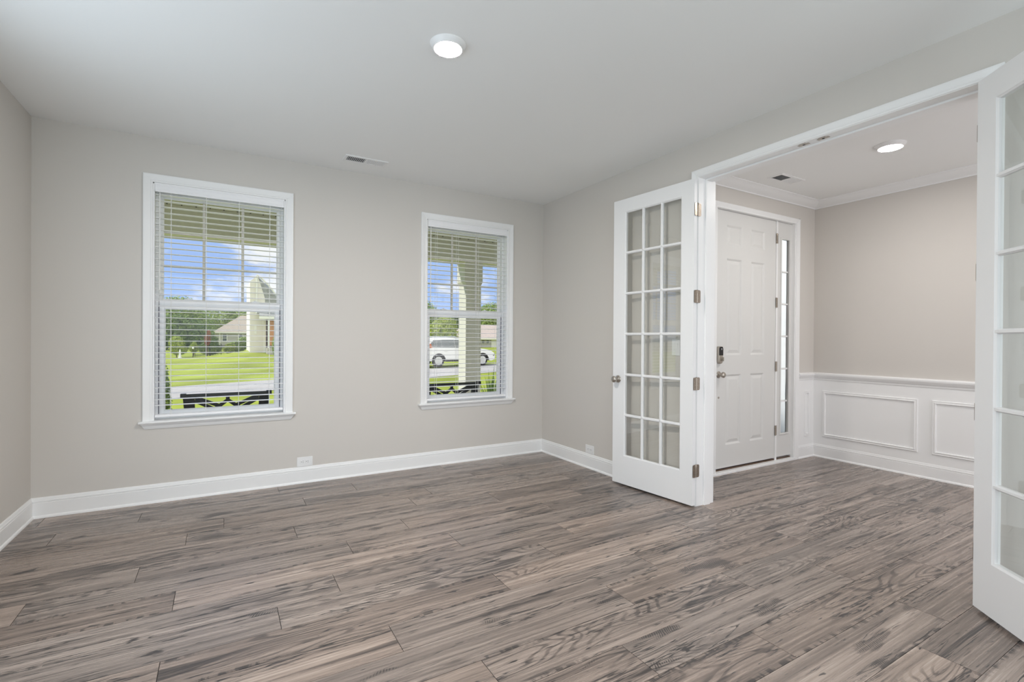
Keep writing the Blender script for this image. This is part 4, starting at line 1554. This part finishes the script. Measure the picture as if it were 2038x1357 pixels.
m.add([(-0.5, 41.4, 2.98), (8.8, 41.4, 2.98), (8.8, 44.0, 3.65), (-0.3, 44.0, 3.65), (-0.5, 41.4, 3.05), (8.8, 41.4, 3.05), (8.8, 44.0, 3.75), (-0.3, 44.0, 3.75)],
      [(0, 1, 2, 3), (7, 6, 5, 4), (0, 4, 5, 1), (1, 5, 6, 2), (2, 6, 7, 3), (3, 7, 4, 0)])
hp(m, 'roof', SHING, h2, h2)
m = MB()
m.box((-0.10, 42.74, -0.6), (0.10, 42.82, 3.3))
m.box((-0.5, 41.32, 2.78), (8.8, 41.42, 3.0))
m.tube([(-0.66, 42.6, 3.25), (-0.62, 42.7, 6.5)], 0.07)
m.tube([(-0.60, 43.0, 6.6), (-0.2, 42.9, 6.3), (0.3, 42.8, 5.75), (1.15, 42.7, 4.6), (1.5, 42.6, 4.0)], 0.08)
m.box((0.16, 41.45, -0.3), (0.30, 41.6, 2.8))
m.box((-0.78, 42.76, 1.55), (-0.62, 42.79, 2.3))
hp(m, 'white_trim', HTRIM, h2, h2)
m = MB()
m.box((0.26, 42.0, 0.55), (0.66, 43.9, 2.75))
hp(m, 'porch_wall', WOODD, h2, h2)
m = MB()
m.box((0.10, 41.4, -0.6), (8.5, 44.0, 0.35))
hp(m, 'porch_base', CONC, h2, h2)

h3 = empty('house', (31, 59, gz(31, 59)))
tag(h3, 'low house with a broad pinkish roof right of the porch column', 'house')
m = MB()
m.box((25.5, 57.5, -0.2), (37, 64, 1.35))
hp(m, 'walls', SIDING2, h3, h3)
m = MB()
m.add([(24.9, 56.9, 1.25), (37.6, 56.9, 1.25), (37.6, 64.6, 1.25), (24.9, 64.6, 1.25), (27.3, 60.5, 3.3), (35, 60.5, 3.3)], [(3, 2, 1, 0), (0, 1, 5, 4), (1, 2, 5), (2, 3, 4, 5), (3, 0, 4)])
hp(m, 'roof', SHINGP, h3, h3)
m = MB()
m.box((24.9, 56.82, 1.12), (37.6, 56.9, 1.3))
m.box((29.9, 57.38, -0.2), (31.2, 57.5, 1.2))
hp(m, 'white_trim', HTRIM, h3, h3)
for xw in (28.6, 29.3):
    m = MB()
    m.box((xw - 0.25, 57.40, 0.55), (xw + 0.25, 57.49, 1.05))
    f = hp(m, 'window', HTRIM, h3, h3)
    m = MB()
    m.box((xw - 0.2, 57.36, 0.6), (xw + 0.2, 57.40, 1.0))
    hp(m, 'glass', WGL, f, h3)

h4 = empty('house', (14.0, 50, gz(14, 50)))
tag(h4, 'long dark grey roofed house behind the bright round tree', 'house')
m = MB()
m.box((14.4, 50, -0.3), (20.5, 56, 0.95))
hp(m, 'walls', SIDING2, h4, h4)
m = MB()
m.add([(14.0, 49.5, 0.9), (21, 49.5, 0.9), (21, 56.5, 0.9), (14.0, 56.5, 0.9), (14.6, 53, 1.75), (20.4, 53, 1.75)], [(3, 2, 1, 0), (0, 1, 5, 4), (1, 2, 5), (2, 3, 4, 5), (3, 0, 4)])
hp(m, 'roof', SHING, h4, h4)

# fence and garden posts
fn = empty('picket_fence', (-3.2, 48.9, gz(-3.2, 48.9)))
tag(fn, 'dark metal picket fence climbing the mound in the left window', 'fence')
pts = [(-5.35, 50.1), (-3.24, 48.9), (-1.32, 48.0)]
pk, po = MB(), MB()
for (xa, ya), (xb, yb2) in zip(pts[:-1], pts[1:]):
    L_ = math.hypot(xb - xa, yb2 - ya)
    nn_ = int(L_ / 0.13)
    for i in range(nn_ + 1):
        t = i / nn_
        x, y = xa + (xb - xa) * t, ya + (yb2 - ya) * t
        z = gz(x, y)
        big = i % 10 == 0
        tgt = MB() if big else pk
        tgt.box((x - (0.03 if big else 0.010), y - 0.02, z - 0.05), (x + (0.03 if big else 0.010), y + 0.02, z + (1.02 if big else 0.92)))
        if big:
            hp(tgt, 'post', CHAIRM, fn, fn)
    for i in range(nn_):
        x1_, y1_ = xa + (xb - xa) * i / nn_, ya + (yb2 - ya) * i / nn_
        x2_, y2_ = xa + (xb - xa) * (i + 1) / nn_, ya + (yb2 - ya) * (i + 1) / nn_
        for hz in (0.15, 0.82):
            pk.bar((x1_, y1_, gz(x1_, y1_) + hz), (x2_, y2_, gz(x2_, y2_) + hz), 0.035, 0.03)
hp(pk, 'pickets', CHAIRM, fn, fn)
lp = empty('garden_lamp_post', (-5.42, 48.2, gz(-5.42, 48.2)))
tag(lp, 'thin dark lamp post with a white globe at the fence end', 'lamp post')
m = MB()
m.lathe((0, 0, -0.05), (0, 0, 1), [(0, 0.035), (0.80, 0.025)], 8)
m.build('post', CHAIRM, lp)
m = MB()
m.lathe((0, 0, 0.75), (0, 0, 1), [(0, 0.03), (0.03, 0.07), (0.09, 0.085), (0.16, 0.06), (0.19, 0.01)], 12)
m.build('globe', PLASTIC, lp, smooth=True)
wp_ = empty('garden_statue', (-6.35, 47.5, gz(-6.35, 47.5)))
tag(wp_, 'small white garden figure on the lawn, left window', 'statue')
m = MB()
m.lathe((0, 0, -0.02), (0, 0, 1), [(0, 0.16), (0.08, 0.16), (0.10, 0.10), (0.30, 0.10), (0.42, 0.075), (0.50, 0.10), (0.60, 0.07), (0.66, 0.04)], 12)
m.build('body', PLASTIC, wp_, smooth=True)
m = MB()
m.lathe((0, 0, 0.62), (0, 0, 1), [(0, 0.02), (0.03, 0.06), (0.08, 0.065), (0.13, 0.03)], 12)
m.build('head', PLASTIC, wp_, smooth=True)

# ------------------------------------------------------------------ parked car
CARW = mat('white_car_paint', (0.90, 0.90, 0.90, 1), 0.22, spec=0.6)
CARG = mat('car_window_glass', (0.16, 0.18, 0.18, 1), 0.08, spec=0.6)
TYRE = mat('tyre_rubber', (0.025, 0.025, 0.027, 1), 0.8)
RIM = mat('silver_wheel', (0.70, 0.70, 0.72, 1), 0.3, metal=0.6)
TAIL = mat('red_orange_tail_lamp', (0.62, 0.20, 0.10, 1), 0.25)
CLAD = mat('dark_car_cladding', (0.04, 0.04, 0.042, 1), 0.6)
car = empty('car', (7.30, 21.10, gz(7.3, 21.1) + 0.03), math.atan2(0.30, 2.90))
tag(car, 'white SUV parked across the street, seen through the right window', 'car')
# local: x forward from the rear axle, y to the far side from the near wheel face, z up
WB, R_ = 2.90, 0.355
YN, YF_ = 0.0, 1.86


def arch(cx, r, n=10):
    return [(cx + r * math.cos(PI - PI * i / n), 0.33 + r * math.sin(PI - PI * i / n)) for i in range(n + 1)]


low = [(-0.98, 0.42), (-0.45, 0.33)] + arch(0, 0.43) + [(0.48, 0.30), (WB - 0.48, 0.30)] + arch(WB, 0.43) + [(WB + 0.62, 0.30), (WB + 0.86, 0.38), (WB + 0.90, 0.58), (WB + 0.80, 0.78), (WB + 0.55, 0.92), (WB + 0.15, 1.00), (WB - 0.55, 1.06), (-0.90, 1.08), (-1.02, 0.95), (-1.04, 0.60)]
m = MB()
m.prism([(x, z) for x, z in low], 1, YN + 0.02, YF_ - 0.02)
bd = m.build('body', CARW, car, bevel=0.03)
top = [(-0.90, 1.04), (-0.86, 1.20), (-0.62, 1.54), (-0.40, 1.61), (0.6, 1.66), (1.35, 1.63), (1.60, 1.56), (WB - 0.50, 1.05)]
m = MB()
n = len(top)
vs = []
for z_in, y0_ in ((0, 0), (1, 0)):
    for x, z in top:
        ins = 0.03 + 0.22 * (z - 1.04) / 0.62
        vs.append((x, YN + ins if z_in == 0 else YF_ - ins, z))
m.add(vs, [tuple(range(n)), tuple(reversed(range(n, 2 * n)))] + [(i, (i + 1) % n, n + (i + 1) % n, n + i) for i in range(n)])
m.build('cabin', CARW, car, bevel=0.03)


def side_glass(poly, side):
    m = MB()
    vs = []
    for q_ in (0.0, 0.012):
        for x, z in poly:
            ins = 0.03 + 0.22 * (z - 1.04) / 0.62
            y = (YN + ins - 0.008 + q_) if side == 0 else (YF_ - ins + 0.008 - q_)
            vs.append((x, y, z))
    n = len(poly)
    m.add(vs, [tuple(range(n)), tuple(reversed(range(n, 2 * n)))] + [(i, (i + 1) % n, n + (i + 1) % n, n + i) for i in range(n)])
    return m.build('side_window', CARG, car)


for s in (0, 1):
    side_glass([(-0.52, 1.12), (0.20, 1.10), (0.20, 1.52), (-0.28, 1.50), (-0.46, 1.32)], s)
    side_glass([(0.215, 1.10), (1.05, 1.09), (1.05, 1.54), (0.215, 1.53)], s)
    side_glass([(1.07, 1.09), (2.02, 1.08), (1.62, 1.47), (1.50, 1.52), (1.07, 1.54)], s)
m = MB()
m.add([(-0.80, 0.2, 1.26), (-0.80, YF_ - 0.2, 1.26), (-0.64, YF_ - 0.26, 1.51), (-0.64, 0.26, 1.51), (-0.83, 0.2, 1.26), (-0.83, YF_ - 0.2, 1.26), (-0.67, YF_ - 0.26, 1.52), (-0.67, 0.26, 1.52)],
      [(0, 1, 2, 3), (7, 6, 5, 4), (0, 4, 5, 1), (1, 5, 6, 2), (2, 6, 7, 3), (3, 7, 4, 0)])
m.build('rear_window', CARG, car)
for y in (YN + 0.04, YF_ - 0.04):
    m = MB()
    sgn = 1 if y < 1 else -1
    m.box((-1.0, y - 0.045, 1.06), (-0.62, y + 0.05, 1.20))
    m.prism([(-0.62, 1.08), (-0.40, 1.12), (-0.50, 1.30), (-0.70, 1.34), (-0.86, 1.16)], 1, y - 0.035, y + 0.05)
    m.build('tail_lamp', TAIL, car, bevel=0.01)
    m = MB()
    yr_ = y + sgn * 0.26
    m.tube([(-0.25, yr_, 1.66), (-0.15, yr_, 1.71), (1.15, yr_, 1.72), (1.30, yr_, 1.67)], 0.02)
    m.build('roof_rail', RIM, car)
    m = MB()
    m.box((0.45, y - sgn * 0.035, 0.30), (WB - 0.45, y + sgn * 0.02, 0.42))
    m.build('sill_trim', CLAD, car)
    for xd in (0.35, 1.30):
        m = MB()
        m.box((xd, y - sgn * 0.05, 0.90), (xd + 0.17, y, 0.93))
        m.build('door_handle', RIM, car)
    m = MB()
    m.box((2.0, y - sgn * 0.16, 1.05), (2.14, y + sgn * 0.04, 1.19))
    m.build('side_mirror', CARW, car, bevel=0.02)
    for xw in (0.0, WB):
        m = MB()
        fa = [(xw + 0.44 * math.cos(PI * i / 16), 0.335 + 0.44 * math.sin(PI * i / 16)) for i in range(17)] + [(xw + 0.385 * math.cos(PI - PI * i / 16), 0.335 + 0.385 * math.sin(PI - PI * i / 16)) for i in range(17)]
        m.prism(fa, 1, y - sgn * 0.028, y + sgn * 0.30)
        m.build('wheel_arch', CLAD, car)
        m = MB()
        m.lathe((xw, y + sgn * 0.20, R_), (0, -sgn, 0), [(0, 0.24), (0.0, R_ - 0.02), (0.02, R_), (0.17, R_), (0.20, R_ - 0.03), (0.205, 0.25), (0.17, 0.235)], 28)
        wh = m.build('wheel', TYRE, car, smooth=True)
        m = MB()
        m.lathe((xw, y + sgn * 0.02, R_), (0, -sgn, 0), [(0, 0.24), (0.008, 0.243), (0.02, 0.235), (0.022, 0.20)], 28)
        for k in range(5):
            a = 2 * PI * k / 5 + 0.3
            m.bar((xw + 0.03 * math.cos(a), y - sgn * 0.004, R_ + 0.03 * math.sin(a)), (xw + 0.225 * math.cos(a), y - sgn * 0.004, R_ + 0.225 * math.sin(a)), 0.065, 0.02)
        m.lathe((xw, y, R_), (0, -sgn, 0), [(0, 0.06), (0.02, 0.05), (0.022, 0.001)], 14)
        m.build('rim', RIM, wh)
m = MB()
m.box((WB + 0.70, YN + 0.02, 0.55), (WB + 0.86, YN + 0.30, 0.72))
m.box((WB + 0.70, YF_ - 0.30, 0.55), (WB + 0.86, YF_ - 0.02, 0.72))
m.build('headlamp', CARG, car, bevel=0.03)
m = MB()
m.box((-1.06, YN + 0.03, 0.40), (-0.80, YF_ - 0.03, 0.62))
m.build('rear_bumper', CLAD, car, bevel=0.03)
